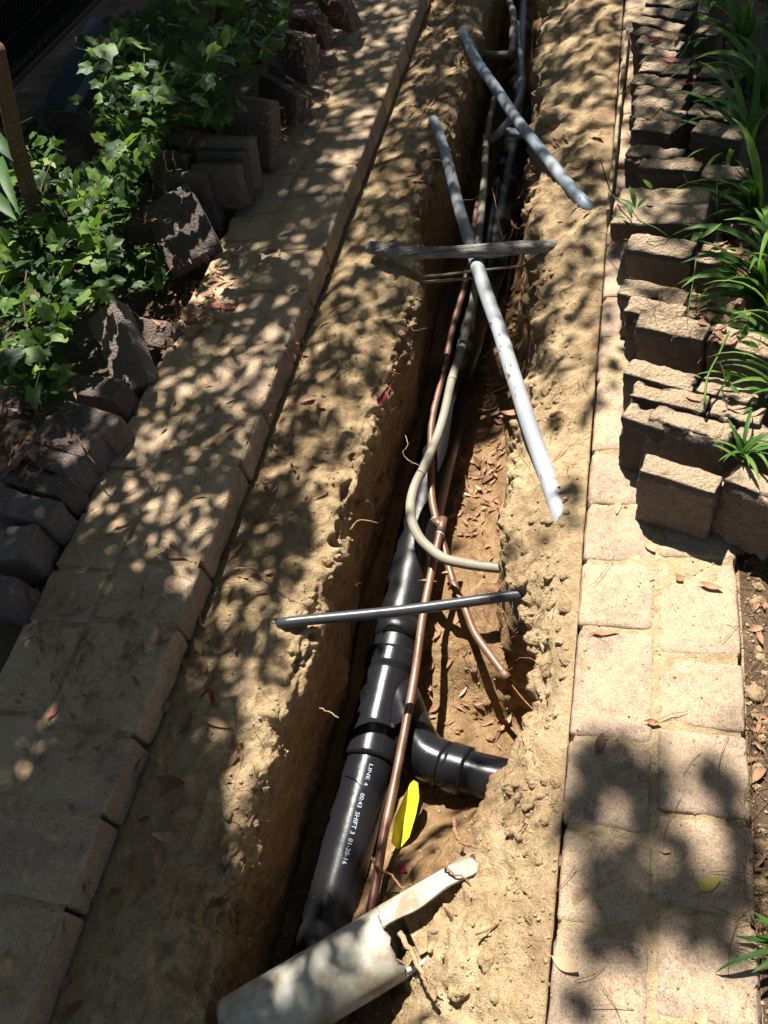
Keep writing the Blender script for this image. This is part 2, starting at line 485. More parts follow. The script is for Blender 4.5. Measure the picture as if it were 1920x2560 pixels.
def build_terrain():
    ys = np.concatenate([[-40, -20, -10, -5, -3, -2.0, -1.6], np.arange(-1.3, -0.25, 0.05), np.arange(-0.25, 1.6, 0.0062), np.arange(1.6, 3.0, 0.009), np.arange(3.0, 5.2, 0.014), np.arange(5.3, 6.2, 0.1), [7, 8, 10, 14, 20, 40]])
    depth = np.interp(ys, [-1.3, -0.9, 5.3, 6.1], [0, 1, 1, 0])
    segs = [6, 70, 4, 62, 16, 92, 76, 84, 14, 54, 4, 90, 8]
    rows = []
    wmask = []
    wob = perlin(np.stack([ys * 3.1, ys * 0 + 3.3, ys * 0], -1)) * 0.02
    wob2 = perlin(np.stack([ys * 4.6, ys * 0 + 7.3, ys * 0], -1)) * 0.022 + perlin(np.stack([ys * 13, ys * 0 + 2.3, ys * 0], -1)) * 0.008
    wob3 = perlin(np.stack([ys * 8.0, ys * 0 + 17.3, ys * 0], -1)) * 0.012
    lipl = interp(LIP_L, ys) + wob2; liplz = interp(LIP_LZ, ys)
    basl = interp(BASE_L, ys) * .985 + wob * 0.5
    basr = interp(BASE_R, ys) * .98 + wob2 * 0.8
    lipr = interp(LIP_R, ys) + wob3 * 0.7; liprz = interp(LIP_RZ, ys)
    fl = -0.555
    for i, y in enumerate(ys):
        dk = depth[i]
        sc = lambda z: -0.06 + (z + 0.06) * dk
        near = np.interp(y, [.25, .40, .55, .66, .74, .86, .97], [.22, .18, .09, 0, -.20, -.20, 0])
        pts = [(-40, -.09), (-3.2, -.09), (XL_END - .004, -.095), (XL_CURB + .004, -.10), (lipl[i], sc(liplz[i])),
               (lipl[i] + .022, sc(liplz[i] - .035)), (basl[i], sc(fl + .02)), (basr[i], sc(fl + .06 + near)),
               (lipr[i] - .018, sc(liprz[i] - .04)), (lipr[i], sc(liprz[i])), (XR_PATH + .003, -.007), (XR_END + .002, -.03), (3.2, -.05), (40, -.05)]
        row = []
        for s, n in enumerate(segs):
            (x0, z0), (x1, z1) = pts[s], pts[s + 1]
            t = np.arange(n) / n
            if s == 3:
                z = z0 + 0.018 + (z1 - z0 - 0.018) * t ** 1.6
                z = z + 0.012 * np.sin(t * math.pi)
                x = x0 + (x1 - x0) * t
            elif s == 5:
                x = x0 + (x1 - x0) * t + 0.012 * np.sin(t * math.pi)
                z = z0 + (z1 - z0) * t
            elif s == 6:
                x = x0 + (x1 - x0) * t
                z = z0 + (z1 - z0) * (t ** (3.0 if .64 < y < 1.0 else 1.3)) - 0.02 * dk * np.sin(t * math.pi) + np.where(t < .12, (0.12 - t) * 0.3, 0) * dk
            elif s == 7:
                x = x0 + (x1 - x0) * t
                bl = np.interp(y, [0.55, 0.66, 0.84, 0.95], [0, .12, .12, 0.0])     # undercut hole
                x = x + bl * np.sin(np.clip(t, 0, 1) * math.pi) ** 1.2
                z = z0 + (z1 - z0) * t
            elif s == 9:
                z = z0 + (z1 - z0) * t ** 0.8
                z = z + 0.010 * np.sin(t * math.pi)
                x = x0 + (x1 - x0) * t
            elif s == 2 or s == 10:
                x = x0 + (x1 - x0) * t
                z = np.full(n, -0.10)
            else:
                x = x0 + (x1 - x0) * t; z = z0 + (z1 - z0) * t
            row.append(np.stack([x, np.full(n, y), z], -1))
        row.append(np.array([[pts[-1][0], y, pts[-1][1]]]))
        rows.append(np.concatenate(row))
    G = np.array(rows)                                        # (ny, nx, 3)
    cols = np.concatenate([np.full(n, s) for s, n in enumerate(segs)] + [[12]])
    # normals
    du = np.gradient(G, axis=1); dv = np.gradient(G, axis=0)
    N = np.cross(du, dv); N /= np.linalg.norm(N, axis=2)[:, :, None] + 1e-9
    p = G.reshape(-1, 3)
    W = np.zeros(len(segs) + 1)
    amp_l = {0: 0, 1: .5, 2: 0, 3: .75, 4: 1.2, 5: .85, 6: .8, 7: 1.1, 8: 1.4, 9: .9, 10: 0, 11: 1.0, 12: 0}
    A = np.array([amp_l[int(c)] for c in cols])
    A = np.convolve(np.pad(A, 6, mode='edge'), np.ones(13) / 13, 'valid')
    idx = np.arange(len(cols))
    for s_hide in (2, 10): A[cols == s_hide] = 0
    # calm next to the paving
    xg = G[:, :, 0]
    calm = np.clip(np.minimum(np.abs(xg - XL_CURB), np.abs(xg - XR_PATH)) / 0.05, 0.12, 1)
    calm = np.where((xg < XL_END - .003) | (xg > XR_END), np.clip(np.minimum(np.abs(xg - XL_END), np.abs(xg - XR_END)) / .04, 0.15, 1), calm)
    yfade = np.interp(G[:, :, 1], [-1.4, -0.6, 5.0, 6.0], [0, 1, 1, 0])
    AA = (A[None, :] * calm * yfade).ravel()
    vert = 1 - np.abs(N[:, :, 2]).ravel()
    big = perlin(p * 5.5)
    mid = perlin(p * 16 + 5)
    ridg = 1 - 2 * np.abs(perlin(p * np.array([22, 22, 22]) + 9))
    smal = perlin(p * 48 + 3)
    tiny = perlin(p * 120 + 1)
    scr = perlin(p * np.array([30, 55, 14]) + 21)            # shovel scratches running down the walls
    lump = np.clip(perlin(p * 11 + 40) + 0.15, 0, 1)          # where the surface breaks into clods
    clod = np.clip(1 - 2.2 * np.abs(perlin(p * 34 + 13)), 0, 1)
    d = big * .016 + mid * .010 + smal * .0032 + tiny * .0018
    far = np.clip((p[:, 1] - 1.7) / .6, 0, 1) * (p[:, 0] > -.45) * (p[:, 0] < -.1)
    d += far * (1 - 2 * np.abs(perlin((p + p[:, [1, 0, 2]] * np.array([.35, 0, 0])) * np.array([12, 2.6, 8]) + .8 * perlin(p * 6 + 2)[:, None] + 60))) * .010
    d += lump * (ridg * .010 + clod * .012 - 0.004)
    d += vert * (scr * .006)
    nearlip = np.exp(-((p[:, 2] + 0.12) / 0.05) ** 2) * ((p[:, 0] > -.80) & (p[:, 0] < -.12))
    d += nearlip * (ridg * .007 + clod * .009 + mid * .014 - .004)
    V = p + (N.reshape(-1, 3)) * (d * AA)[:, None]
    ny, nx = G.shape[:2]
    ii = (np.arange(ny - 1)[:, None] * nx + np.arange(nx - 1)[None, :]).ravel()
    F = np.stack([ii, ii + 1, ii + nx + 1, ii + nx], -1)
    me = quads_mesh('ground', V, F)
    # soil everywhere outside the two paths, bedding sand between them
    cx = np.tile(cols[:-1], ny - 1)
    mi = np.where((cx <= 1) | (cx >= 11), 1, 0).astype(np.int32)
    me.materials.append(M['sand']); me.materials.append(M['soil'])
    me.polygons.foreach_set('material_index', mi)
    o = link('ground', me)
    tag(o, 'sandy ground cut open by a narrow deep trench between two paver paths', kind='structure')
    return o
ground = build_terrain()

# ------------------------------------------------------------------ pavers and bricks
def rbox(name, sx, sy, sz, r=0.008, n=(9, 9, 4), chip=0.0016, seed=0, rough=0.0):
    """rounded, slightly chipped block centred on the origin"""
    def ax(L, k):
        h = L / 2
        core = np.linspace(-h + r * 1.05, h - r * 1.05, k)
        return np.concatenate([[-h, -h + r * .35], core, [h - r * .35, h]])
    X, Y, Z = ax(sx, n[0]), ax(sy, n[1]), ax(sz, n[2])
    vmap = {}; V = []; F = []
    def vid(i, j, k):
        key = (i, j, k)
        if key not in vmap:
            vmap[key] = len(V); V.append((X[i], Y[j], Z[k]))
        return vmap[key]
    nx, ny, nz = len(X), len(Y), len(Z)
    for k, flip in ((0, True), (nz - 1, False)):
        for i in range(nx - 1):
            for j in range(ny - 1):
                q = [vid(i, j, k), vid(i + 1, j, k), vid(i + 1, j + 1, k), vid(i, j + 1, k)]
                F.append(q[::-1] if flip else q)
    for j, flip in ((0, False), (ny - 1, True)):
        for i in range(nx - 1):
            for k in range(nz - 1):
                q = [vid(i, j, k), vid(i + 1, j, k), vid(i + 1, j, k + 1), vid(i, j, k + 1)]
                F.append(q[::-1] if flip else q)
    for i, flip in ((0, True), (nx - 1, False)):
        for j in range(ny - 1):
            for k in range(nz - 1):
                q = [vid(i, j, k), vid(i, j + 1, k), vid(i, j + 1, k + 1), vid(i, j, k + 1)]
                F.append(q[::-1] if flip else q)
    V = np.array(V)
    inner = np.array([sx / 2 - r, sy / 2 - r, sz / 2 - r])
    q = np.clip(V, -inner, inner)
    d = V - q
    L = np.linalg.norm(d, axis=1)[:, None] + 1e-12
    nrm = d / L
    out = q + nrm * r
    edge = (np.abs(V) > inner[None, :] * 0.985).sum(1) >= 2
    off = seed * 3.71
    nz1 = perlin(out * 38 + off) * chip + perlin(out * 110 + off + 9) * chip * 0.7
    ch = np.clip(perlin(out * 26 + off + 31) - 0.12, 0, 1) * edge * chip * 7
    out = out + nrm * (nz1 - ch)[:, None]
    if rough: out = out + nrm * (perlin(out * 70 + off) * rough)[:, None]
    return quads_mesh(name, out, np.array(F))

def path_beds():
    outs = []
    for nm, x0, x1, z, lab in (('left_path', XL_END, XL_CURB, -0.003, 'left paver path edged by the trench shoulder, dusted with sand'),
                               ('right_path', XR_PATH, XR_END, -0.003, 'right paver path running beside the trench')):
        xs = np.linspace(x0 + .006, x1 - .012, 40); ys = np.arange(-0.45, 5.3, 0.01)
        gx, gy = np.meshgrid(xs, ys)
        p = np.stack([gx.ravel(), gy.ravel(), np.full(gx.size, 0.0)], -1)
        zz = z + (0.0005 if x0 < -1 else -0.001) + perlin(p * 30) * 0.003 + perlin(p * 9 + 3) * 0.006 + perlin(p * 90) * .0015
        edge = np.minimum(gx.ravel() - x0, x1 - gx.ravel())
        zz = np.where(edge < .009, -0.03, zz)
        p[:, 2] = zz
        nx, ny = len(xs), len(ys)
        ii = (np.arange(ny - 1)[:, None] * nx + np.arange(nx - 1)[None, :]).ravel()
        me = quads_mesh(nm, p, np.stack([ii, ii + 1, ii + nx + 1, ii + nx], -1))
        me.materials.append(M['dry_sand'])
        o = link(nm, me)
        tag(o, lab, kind='structure')
        outs.append(o)
    return outs
bedL, bedR = path_beds()

def lay_column(parent, x0, x1, ys, mat, zj=0.003, yaw=0.012, seed=0, th=.06, rr=.011):
    for i in range(len(ys) - 1):
        y0, y1 = ys[i], ys[i + 1]
        w, l = x1 - x0 - .007, y1 - y0 - .007
        hi = 11 if y0 < 2.2 else 6
        me = rbox('paver', w, l, th, rr, (hi, hi, 3), 0.0016 if y0 < 2.2 else .0012, seed + i)
        me.materials.append(mat)
        o = link('paver', me, parent=parent)
        o.location = ((x0 + x1) / 2 + random.uniform(-.0015, .0015), (y0 + y1) / 2, -th / 2 + random.uniform(-.002, zj))
        o.rotation_euler = (random.uniform(-.006, .006), random.uniform(-.006, .006), random.uniform(-yaw, yaw))

def grow(ys, top, pat=(.152, .228, .152, .152, .228)):
    ys = sorted(ys); k = 0
    while ys[-1] < top:
        ys.append(ys[-1] + pat[k % len(pat)]); k += 1
    k = 0
    while ys[0] > -.35:
        ys.insert(0, ys[0] - pat[(k * 2) % len(pat)]); k += 1
    return ys
xm = 0.0455
Lj = [P(x, y).y for x, y in [(1475, 1262), (1455, 1400), (1440, 1565), (1413, 1840), (1390, 2060), (1370, 2305)]]
Rj = [P(x, y).y for x, y in [(1855, 1405), (1855, 1650), (1870, 1835), (1885, 2060), (1890, 2310)]]
lay_column(bedR, XR_PATH, xm, grow(Lj, 4.6), M['paver_right'], seed=100)
lay_column(bedR, xm, XR_END, grow(Rj, 4.6, (.152, .152, .228)), M['paver_right'], seed=200)
Lj2 = [.156, .322, .485, .739, .902, 1.204, 1.395, 1.647]
lay_column(bedL, -1.180, XL_CURB, grow(Lj2, 5.0, (.24, .2, .3, .17)), M['paver_left'], seed=300, th=.078, rr=.0085, yaw=.02)
Lj3 = [.50, .72, .87, 1.04, 1.183, 1.377, 1.60, 1.755]
lay_column(bedL, XL_END, -1.180, grow(Lj3, 5.0, (.17, .23, .15, .23)), M['paver_left'], seed=400, th=.078, rr=.0085, yaw=.02)

def slab(A, B, D, t, name='brick', mat='brick_right', seed=0, dims=None, r=0.007, label=None, group=None, flip=False):
    """A,B top edge of the seen face, D = lower corner under A, each (px,py,z); the block reaches t back from that face"""
    a, b, d = P(*A), P(*B), P(*D)
    ex = (b - a); w = ex.length; ex.normalize()
    ey = d - a; ey -= ex * ey.dot(ex); h = ey.length; ey.normalize()
    en = ex.cross(ey).normalized()
    mid = a + ex * w / 2 + ey * h / 2
    camv = mid - Vector((0, 0, CAM_H))
    if en.dot(camv) < 0: en = -en
    if flip: en = -en
    if dims: w, h = dims
    cen = a + ex * w / 2 + ey * h / 2 + en * t / 2
    me = rbox(name, w, h, t, r, (10, 10, 4), 0.0024, seed, 0.0012)
    me.materials.append(M[mat])
    o = link(name, me)
    X, Y, Z = ex, ey, en
    if X.cross(Y).dot(Z) < 0: Z = -Z
    o.matrix_world = Matrix(((X.x, Y.x, Z.x, cen.x), (X.y, Y.y, Z.y, cen.y), (X.z, Y.z, Z.z, cen.z), (0, 0, 0, 1)))
    tag(o, label, 'paving brick', group)
    return o

GR = 'paving bricks stacked on edge along the right path'
def rb(TL, TR, label, zt=.15, t=.054, lean=(-.012, .03), h=.152, seed=0, mat='brick_right', zb=None, tilt=None):
    """brick on edge: its front top edge in the photograph, standing h tall"""
    a, b = P(*TL, zt), P(*TR, zt)
    ex = b - a; w = ex.length; ex.normalize()
    dn = Vector((lean[0], lean[1], -h)); dn -= ex * dn.dot(ex); dn.normalize()
    en = ex.cross(dn)
    if en.y < 0: en = -en
    cen = a + ex * w / 2 + dn * h / 2 + en * t / 2
    me = rbox('brick', w, h, t, .0055, (14, 14, 5), .0032, seed, .0016)
    me.materials.append(M[mat])
    o = link('brick', me)
    X, Y, Z = ex, dn, en
    if X.cross(Y).dot(Z) < 0: Z = -Z
    o.matrix_world = Matrix(((X.x, Y.x, Z.x, cen.x), (X.y, Y.y, Z.y, cen.y), (X.z, Y.z, Z.z, cen.z), (0, 0, 0, 1)))
    tag(o, label, 'paving brick', GR)
    return o

right_bricks = [
 ((1594,1174),(1789,1233),'nearest brick of the right stack, standing on edge with a pink-tan top', .15, .050, (-.024,-.003)),
 ((1618,1044),(1817,1101),'broad sunlit brick on edge just behind the nearest brick of the right stack', .16, .060, (-.036,-.03)),
 ((1549,1041),(1660,1075),'brick with a small dark spot on top, half hidden left of the broad sunlit brick', .15, .052, (-.024,0)),
 ((1571,988),(1758,1029),'brick carrying a fallen tan leaf and a round leaf, behind the broad brick', .15, .052, (-.02,.0)),
 ((1556,931),(1732,981),'yellowish topped brick on edge in front of the tall grey-stained brick', .15, .052, (-.02,.01)),
 ((1581,814),(1757,852),'tall brick with a grey stained top and broad dark face, mid right stack', .17, .054, (-.02,.03)),
 ((1560,800),(1600,808),'short end of a brick poking out left of the grey stained brick', .14, .05, (-.02,.03)),
 ((1557,777),(1700,806),'brick with an orange and white streaked top behind the grey stained brick', .16, .05, (-.02,.03)),
 ((1540,732),(1706,768),'shadow-striped brick below the wide double brick row', .15, .052, (-.02,.03)),
 ((1558,623),(1725,648),'brick with a leaf-shadowed pale top in front of the brick lying flat', .16, .056, (-.012,.04)),
 ((1594,420),(1750,428),'brick with a blackened front edge behind the brick lying flat', .15, .05, (-.01,.03)),
 ((1557,400),(1600,408),'small pinkish brick end left of the blackened brick', .14, .05, (-.01,.03)),
 ((1560,389),(1697,405),'brick with half its top in sun before the dark gap in the right stack', .15, .05, (-.01,.04)),
 ((1573,322),(1690,337),'shaded brick just beyond the dark gap of the right stack', .15, .05, (-.01,.04)),
 ((1567,290),(1700,309),'sunlit yellow brick with a dry twig on top, beyond the dark gap', .15, .05, (-.01,.04)),
 ((1576,263),(1697,281),'second sunlit brick beyond the dark gap, crossed by a leaf shadow', .15, .05, (-.01,.04)),
 ((1576,237),(1708,256),'third brick beyond the dark gap, shaded at its right half', .15, .05, (-.01,.04)),
 ((1572,208),(1703,225),'brick under the thin green runner, with a pink leaf at its right end', .15, .05, (-.01,.04)),
 ((1594,180),(1720,187),'narrow mossy looking brick between two sunlit ones far up the stack', .15, .045, (-.01,.04)),
 ((1595,160),(1715,172),'brick under the long pink-grey leaf far up the right stack', .15, .045, (-.01,.04)),
 ((1589,132),(1682,149),'thin sunlit brick touching the one with the orange leaf', .15, .04, (-.01,.04)),
 ((1584,110),(1695,127),'pinkish brick with a curled orange leaf on its top', .15, .045, (-.01,.04)),
 ((1572,84),(1700,106),'last brightly lit brick far up the right stack', .15, .045, (-.01,.04)),
 ((1577,53),(1692,82),'shaded mauve brick at the far end of the sunlit row', .15, .045, (-.01,.04)),
 ((1598,34),(1717,52),'second farthest brick in the shaded end of the right stack', .15, .045, (-.01,.04)),
 ((1612,8),(1727,24),'farthest brick of the left row in the right stack', .15, .045, (-.01,.04)),
 # right-hand column
 ((1808,1196),(1960,1262),'big dark-faced brick at the right edge beside the nearest brick', .15, .06, (-.03,-.02)),
 ((1822,1088),(1960,1126),'pale brick under the small tuft at the right edge', .13, .055, (-.02,.0)),
 ((1761,1031),(1900,1062),'yellowish brick right of the one carrying the fallen tan leaf', .14, .05, (-.02,.0)),
 ((1739,976),(1894,1013),'pale brick crossed by twig shadows, right of the yellowish topped brick', .15, .05, (-.02,.01)),
 ((1764,851),(1925,896),'long dark-faced brick right of the grey stained brick', .165, .054, (-.02,.03)),
 ((1712,790),(1860,822),'brick littered with dry needles beside the orange streaked brick', .13, .05, (-.02,.03)),
 ((1712,768),(1850,790),'needle-covered brick under the strap leaves at right', .14, .05, (-.02,.03)),
 ((1733,651),(1890,690),'long brick with a mossy pale top beside the orange litter', .16, .056, (-.012,.04)),
 ((1750,440),(1860,452),'shaded brick with bright specks right of the blackened brick', .15, .05, (-.01,.03)),
 ((1725,330),(1850,352),'wide brick in deep shade with a plain brown face', .17, .055, (-.01,.04)),
 ((1715,285),(1830,305),'deep shaded brick behind the plain brown-faced one', .15, .05, (-.01,.04)),
 ((1718,232),(1830,250),'shaded brick with a lit left corner right of the pink leaf', .15, .05, (-.01,.04)),
 ((1738,188),(1850,204),'shaded brick holding a small orange leaf, far right row', .15, .045, (-.01,.04)),
 ((1735,82),(1790,90),'small brick with twig shadows at the far end of the right row', .15, .045, (-.01,.04)),
 ((1741,66),(1795,74),'tiny lit brick end behind the twig-shadowed one', .15, .045, (-.01,.04)),
]
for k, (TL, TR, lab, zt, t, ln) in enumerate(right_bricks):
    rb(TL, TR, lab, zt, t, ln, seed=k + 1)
# the one lying flat
slab((1553,468,.15),(1783,468,.15),(1566,557,.15), .06, label='brick lying flat on the right stack, dappled mauve top face', group=GR, seed=60)
slab((1568,572,.085),(1790,576,.085),(1566,640,.03), .055, label='brick under the flat-lying one, only its brown front showing', group=GR, seed=61)

GL = 'paving bricks dumped along the left path'
def lb(A, B, D, t, label, seed, mat='brick_left', dims=None, flip=False):
    return slab(A, B, D, t, mat=mat, seed=seed, label=label, group=GL, dims=dims, flip=flip)
# row on edge at lower left: seen faces are their tops
def lrow(A, B, D, label, seed, h=.14, z=.09):
    return lb((*A, z), (*B, z), (*D, z - .004), h, label, seed)
lrow((158,929),(312,946),(170,984),'brick on edge beside the big heart-shaped ivy leaves, lit patch on top',70)
lrow((166,998),(302,1036),(150,1060),'second brick of the left row, two round sun spots on top',71)
lrow((120,1040),(255,1082),(98,1108),'third brick of the left row under dry ivy, brightly lit end',72)
lrow((60,1098),(210,1142),(28,1148),'fourth brick of the left row, mostly in leaf shade',73)
lrow((30,1150),(182,1192),(8,1202),'fifth brick of the left row beside the big pink-brown ivy leaf',74)
lrow((-20,1208),(155,1252),(-40,1272),'sixth brick of the left row with one bright spot',75)
lrow((-60,1322),(95,1306),(-20,1402),'brick lying askew at the left edge with one round sun spot',76)
lrow((-60,1424),(50,1443),(-70,1492),'small dark brick at the left edge below the askew one',77)
lb((402,438,.17),(528,425,.17),(423,547,.03), .058,'upright brick with a mossy bright top edge and near black face',78, dims=(.165,.225))
lb((468,452,.16),(548,610,.04),(388,602,.07), .058,'light mauve brick tipped on its corner against the path',79)
lb((474,414,.17),(586,417,.17),(500,520,.03), .05,'thin brick right behind the upright mossy-topped brick',80)
lb((486,378,.18),(606,381,.18),(510,500,.03), .05,'second brick back in the stepped group by the left path',81)
lb((481,343,.20),(619,349,.20),(500,480,.03), .055,'third brick back in the stepped group with a flat dark top',82)
lb((541,235,.22),(671,253,.22),(537,400,.02), .06,'large dark square-faced brick standing behind the stepped group',83)
lb((335,365,.17),(466,384,.17),(306,478,.03), .06,'slanting brick with streaks of light behind the upright brick',84)
lb((400,331,.20),(476,340,.20),(396,400,.10), .05,'dark brick behind the light-streaked slanting brick',85)
lb((406,248,.18),(498,274,.18),(400,330,.05), .06,'rounded dark brick below the shaded ivy',86)
lb((671,150,.12),(756,232,.06),(636,190,.06), .055,'triangular looking brick leaning by the leafy path edge',87)
lb((647,182,.13),(742,240,.10),(640,300,-.02), .06,'tilted brick with a bright upper edge in front of the triangular one',88)
lb((683,75,.20),(761,96,.20),(690,190,.04), .06,'dark upright brick under the leaf pile at the far left',89)
lb((704,39,.17),(789,51,.17),(715,110,.05), .06,'brick with a sunlit mossy top piled with dry leaves',90)
lb((783,-10,.17),(850,5,.17),(790,62,.03), .06,'upright grey brick at the top edge of the left path',91)
lb((554,45,.20),(600,50,.19),(560,130,.05), .06,'rough brick half hidden in the shaded ivy',92)
lb((590,130,.16),(660,118,.14),(610,170,.06), .05,'bright grainy brick corner under the ivy tips',93)
lb((106,278,.13),(230,290,.13),(120,370,.0), .06,'coarse brick between the two ivy patches, half its face lit',94)
lb((143,380,.08),(195,372,.08),(130,440,.0), .055,'reddish brick behind the bright ivy with an orange leaf',95)
lb((130,422,.06),(180,424,.06),(90,500,.0), .055,'pale brick under the bright ivy',96)
lb((266,508,.12),(405,509,.12),(262,560,.10), .06,'brick lying below the washer string with a needle-strewn top',97)
lb((320,545,.10),(408,552,.09),(318,640,-.02), .058,'narrow brick standing beside the tipped mauve brick',98)
lb((370,468,.04),(412,462,.04),(366,505,.02), .05,'small sunlit pink brick corner left of the upright brick',99)
lb((283,742,.16),(374,944,.03),(210,790,.12), .065,'large mauve brick leaning over beneath the ivy with a pale edge',110)
lb((333,790,.05),(432,806,.05),(340,860,.0), .06,'low brick behind the leaning mauve brick among dry leaves',111)
lb((0,975,.10),(55,980,.10),(0,1040,.06), .06,'weathered brick at the left edge under dry ivy stems',112)
# edging board far up the right path
a, b = P(1556, 215, 0.03), P(1533, 430, 0.03)
me = rbox('edging_board', .012, (a - b).length * 2.2, .08, .003, (3, 20, 4), .001, 5)
o = link('edging_board', me, M['board']); o.location = ((a.x + b.x) / 2, (a.y + b.y) / 2 + .1, -.0); o.rotation_euler = (0, 0, math.atan2(-(a.x - b.x), a.y - b.y))
tag(o, 'thin old timber edging between the right brick stack and the trench', 'edging board')

# ------------------------------------------------------------------ pipes
def pth(pts, n=6): return catmull([P(*p) for p in pts], n)

def pipe(name, pts, dia, mat, label, cat='pipe', seg=18, part=None):
    me = tube_mesh(name, pth(pts), dia / 2, seg)
    o = link(name, me, M[mat])
    tag(o, label, cat)
    return o

def ring(parent, name, path, i0, i1, r, mat, seg=24, lip=0.0):
    me = tube_mesh(name, path[i0:i1 + 1], r, seg)
    return link(name, me, M[mat], parent)

# main 4 inch drain
drain = bpy.data.objects.new('drain_pipe', None); C.objects.link(drain)
tag(drain, 'black plastic drain pipe along the trench floor with branch fitting and white lettering', 'drain pipe')
Z0 = -.44
low = pth([(700,2760,Z0),(748,2560,Z0),(807,2350,Z0),(853,2177,Z0),(899,2003,Z0),(932,1880,Z0)])
lowo = link('lower_pipe', tube_mesh('lower_pipe', resample(low, .03), .0605, 40), M['abs'], drain)
wye = pth([(925,1905,Z0),(948,1800,Z0),(966,1720,Z0),(985,1640,Z0)])
wr = resample(wye, .01)
n = len(wr)
prof = [(.070 if (k < n * .24 or k > n * .80) else .064) for k in range(n)]
for k in range(1, n - 1):
    pass
link('branch_fitting', tube_mesh('branch_fitting', wr, prof, 40), M['abs'], drain)
upp = pth([(978,1670,Z0),(1000,1560,Z0),(1030,1420,Z0),(1068,1240,Z0),(1112,1060,Z0),(1165,850,Z0),(1222,680,Z0),(1262,500,Z0),(1290,350,Z0),(1300,150,Z0),(1305,20,Z0)])
uo = link('upper_pipe', tube_mesh('upper_pipe', resample(upp, .04), .060, 36), M['abs_dusty'], drain)
br = pth([(975,1690,-.455),(1002,1760,-.447),(1028,1830,-.437),(1062,1886,-.43),(1110,1912,-.43)])
link('branch_elbow', tube_mesh('branch_elbow', resample(br, .012), .0555, 36), M['abs'], drain)
br2 = pth([(1100,1908,-.43),(1172,1932,-.428),(1320,1968,-.42)])
sideo = link('side_pipe', tube_mesh('side_pipe', resample(br2, .03), .0515, 36), M['abs'], drain)
col = [br2[0].lerp(br2[6], .30), br2[0].lerp(br2[6], .95)]
link('collar', tube_mesh('collar', resample(col, .008), .058, 36), M['abs'], sideo)
# collar in the upper run
k0 = P(1000,1560,Z0); k1 = P(992,1605,Z0)
link('collar', tube_mesh('collar', [k0, k0.lerp(k1,.5), k1], .0645, 36), M['abs_dusty'], drain)

def lettering(text, path_a, path_b, radius, size, theta, mat, parent, name='lettering', zoff=.0006, roll_flip=False):
    cu = bpy.data.curves.new('txt', 'FONT'); cu.body = text; cu.size = size; cu.resolution_u = 2
    ob = bpy.data.objects.new('txt', cu); C.objects.link(ob)
    bpy.context.view_layer.update()
    dg = bpy.context.evaluated_depsgraph_get()
    me = bpy.data.meshes.new_from_object(ob.evaluated_get(dg))
    bpy.data.objects.remove(ob, do_unlink=True)
    me.materials.clear()
    ax = (path_b - path_a); Lw = ax.length; ax.normalize()
    side = ax.cross(Vector((0, 0, 1))).normalized() * -1       # left of travel
    upv = side.cross(ax).normalized()
    if upv.z < 0: upv = -upv
    w = max(v.co.x for v in me.vertices) or 1
    s = Lw / w
    for v in me.vertices:
        x, y = v.co.x * s, v.co.y
        th = theta + (y / radius)
        v.co = path_a + ax * x + (upv * math.cos(th) + side * math.sin(th)) * (radius + zoff)
    me.update()
    return link(name, me, M[mat], parent)
# reads towards the camera, letter tops to the right
def on_axis(py, axis):
    best = min(axis, key=lambda q: abs(PX(np.array(q.x), np.array(q.y), np.array(q.z))[1] - py)); return best
axis = resample(low, .004)
lettering('LINE', on_axis(1925, axis), on_axis(1965, axis), .0605, .0125, .32, 'print', lowo)
lettering('4', on_axis(1972, axis), on_axis(1980, axis), .0605, .0125, .32, 'print', lowo)
lettering('00:43  SHIFT 3  01-20-16', on_axis(2001, axis), on_axis(2172, axis), .0605, .0145, .28, 'print', lowo)

o = pipe('poly_pipe', [(690,1560,-.085),(712,1557,-.07),(760,1551,-.072),(1000,1527,-.09),(1200,1500,-.105),(1315,1484,-.115),(1335,1480,-.13)], .0245, 'black_poly', 'thin black water pipe crossing the trench from wall to wall', 'water pipe', 20)

cond = bpy.data.objects.new('conduit', None); C.objects.link(cond)
tag(cond, 'flexible tan-grey conduit bending in a U and entering the right trench wall', 'conduit')
cp = pth([(1330,1430,-.30),(1269,1422,-.29),(1216,1417,-.29),(1160,1409,-.29),(1111,1397,-.29),(1078,1374,-.29),(1050,1346,-.29),(1031,1307,-.29),(1026,1271,-.29),(1031,1235,-.29),(1043,1201,-.29),(1060,1169,-.29),(1081,1121,-.30),(1096,1084,-.30),(1112,1030,-.30),(1129,952,-.31),(1147,895,-.31),(1165,831,-.31),(1178,780,-.31),(1189,711,-.31),(1195,650,-.31),(1197,601,-.31),(1206,505,-.31),(1212,433,-.31),(1214,370,-.31),(1223,307,-.31),(1233,260,-.32),(1245,215,-.34)], 4)
link('tube', tube_mesh('tube', cp, .0135, 16), M['conduit'], cond)
for k in (42, 60, 75):
    link('coupling_mark', tube_mesh('coupling_mark', [cp[k], cp[k].lerp(cp[k + 1], .5)], .0142, 16), M['conduit'], cond)
lettering('4128074-0000M', P(1186,1413,-.29), P(1252,1421,-.29), .0135, .011, .25, 'print_dark', cond, roll_flip=True)

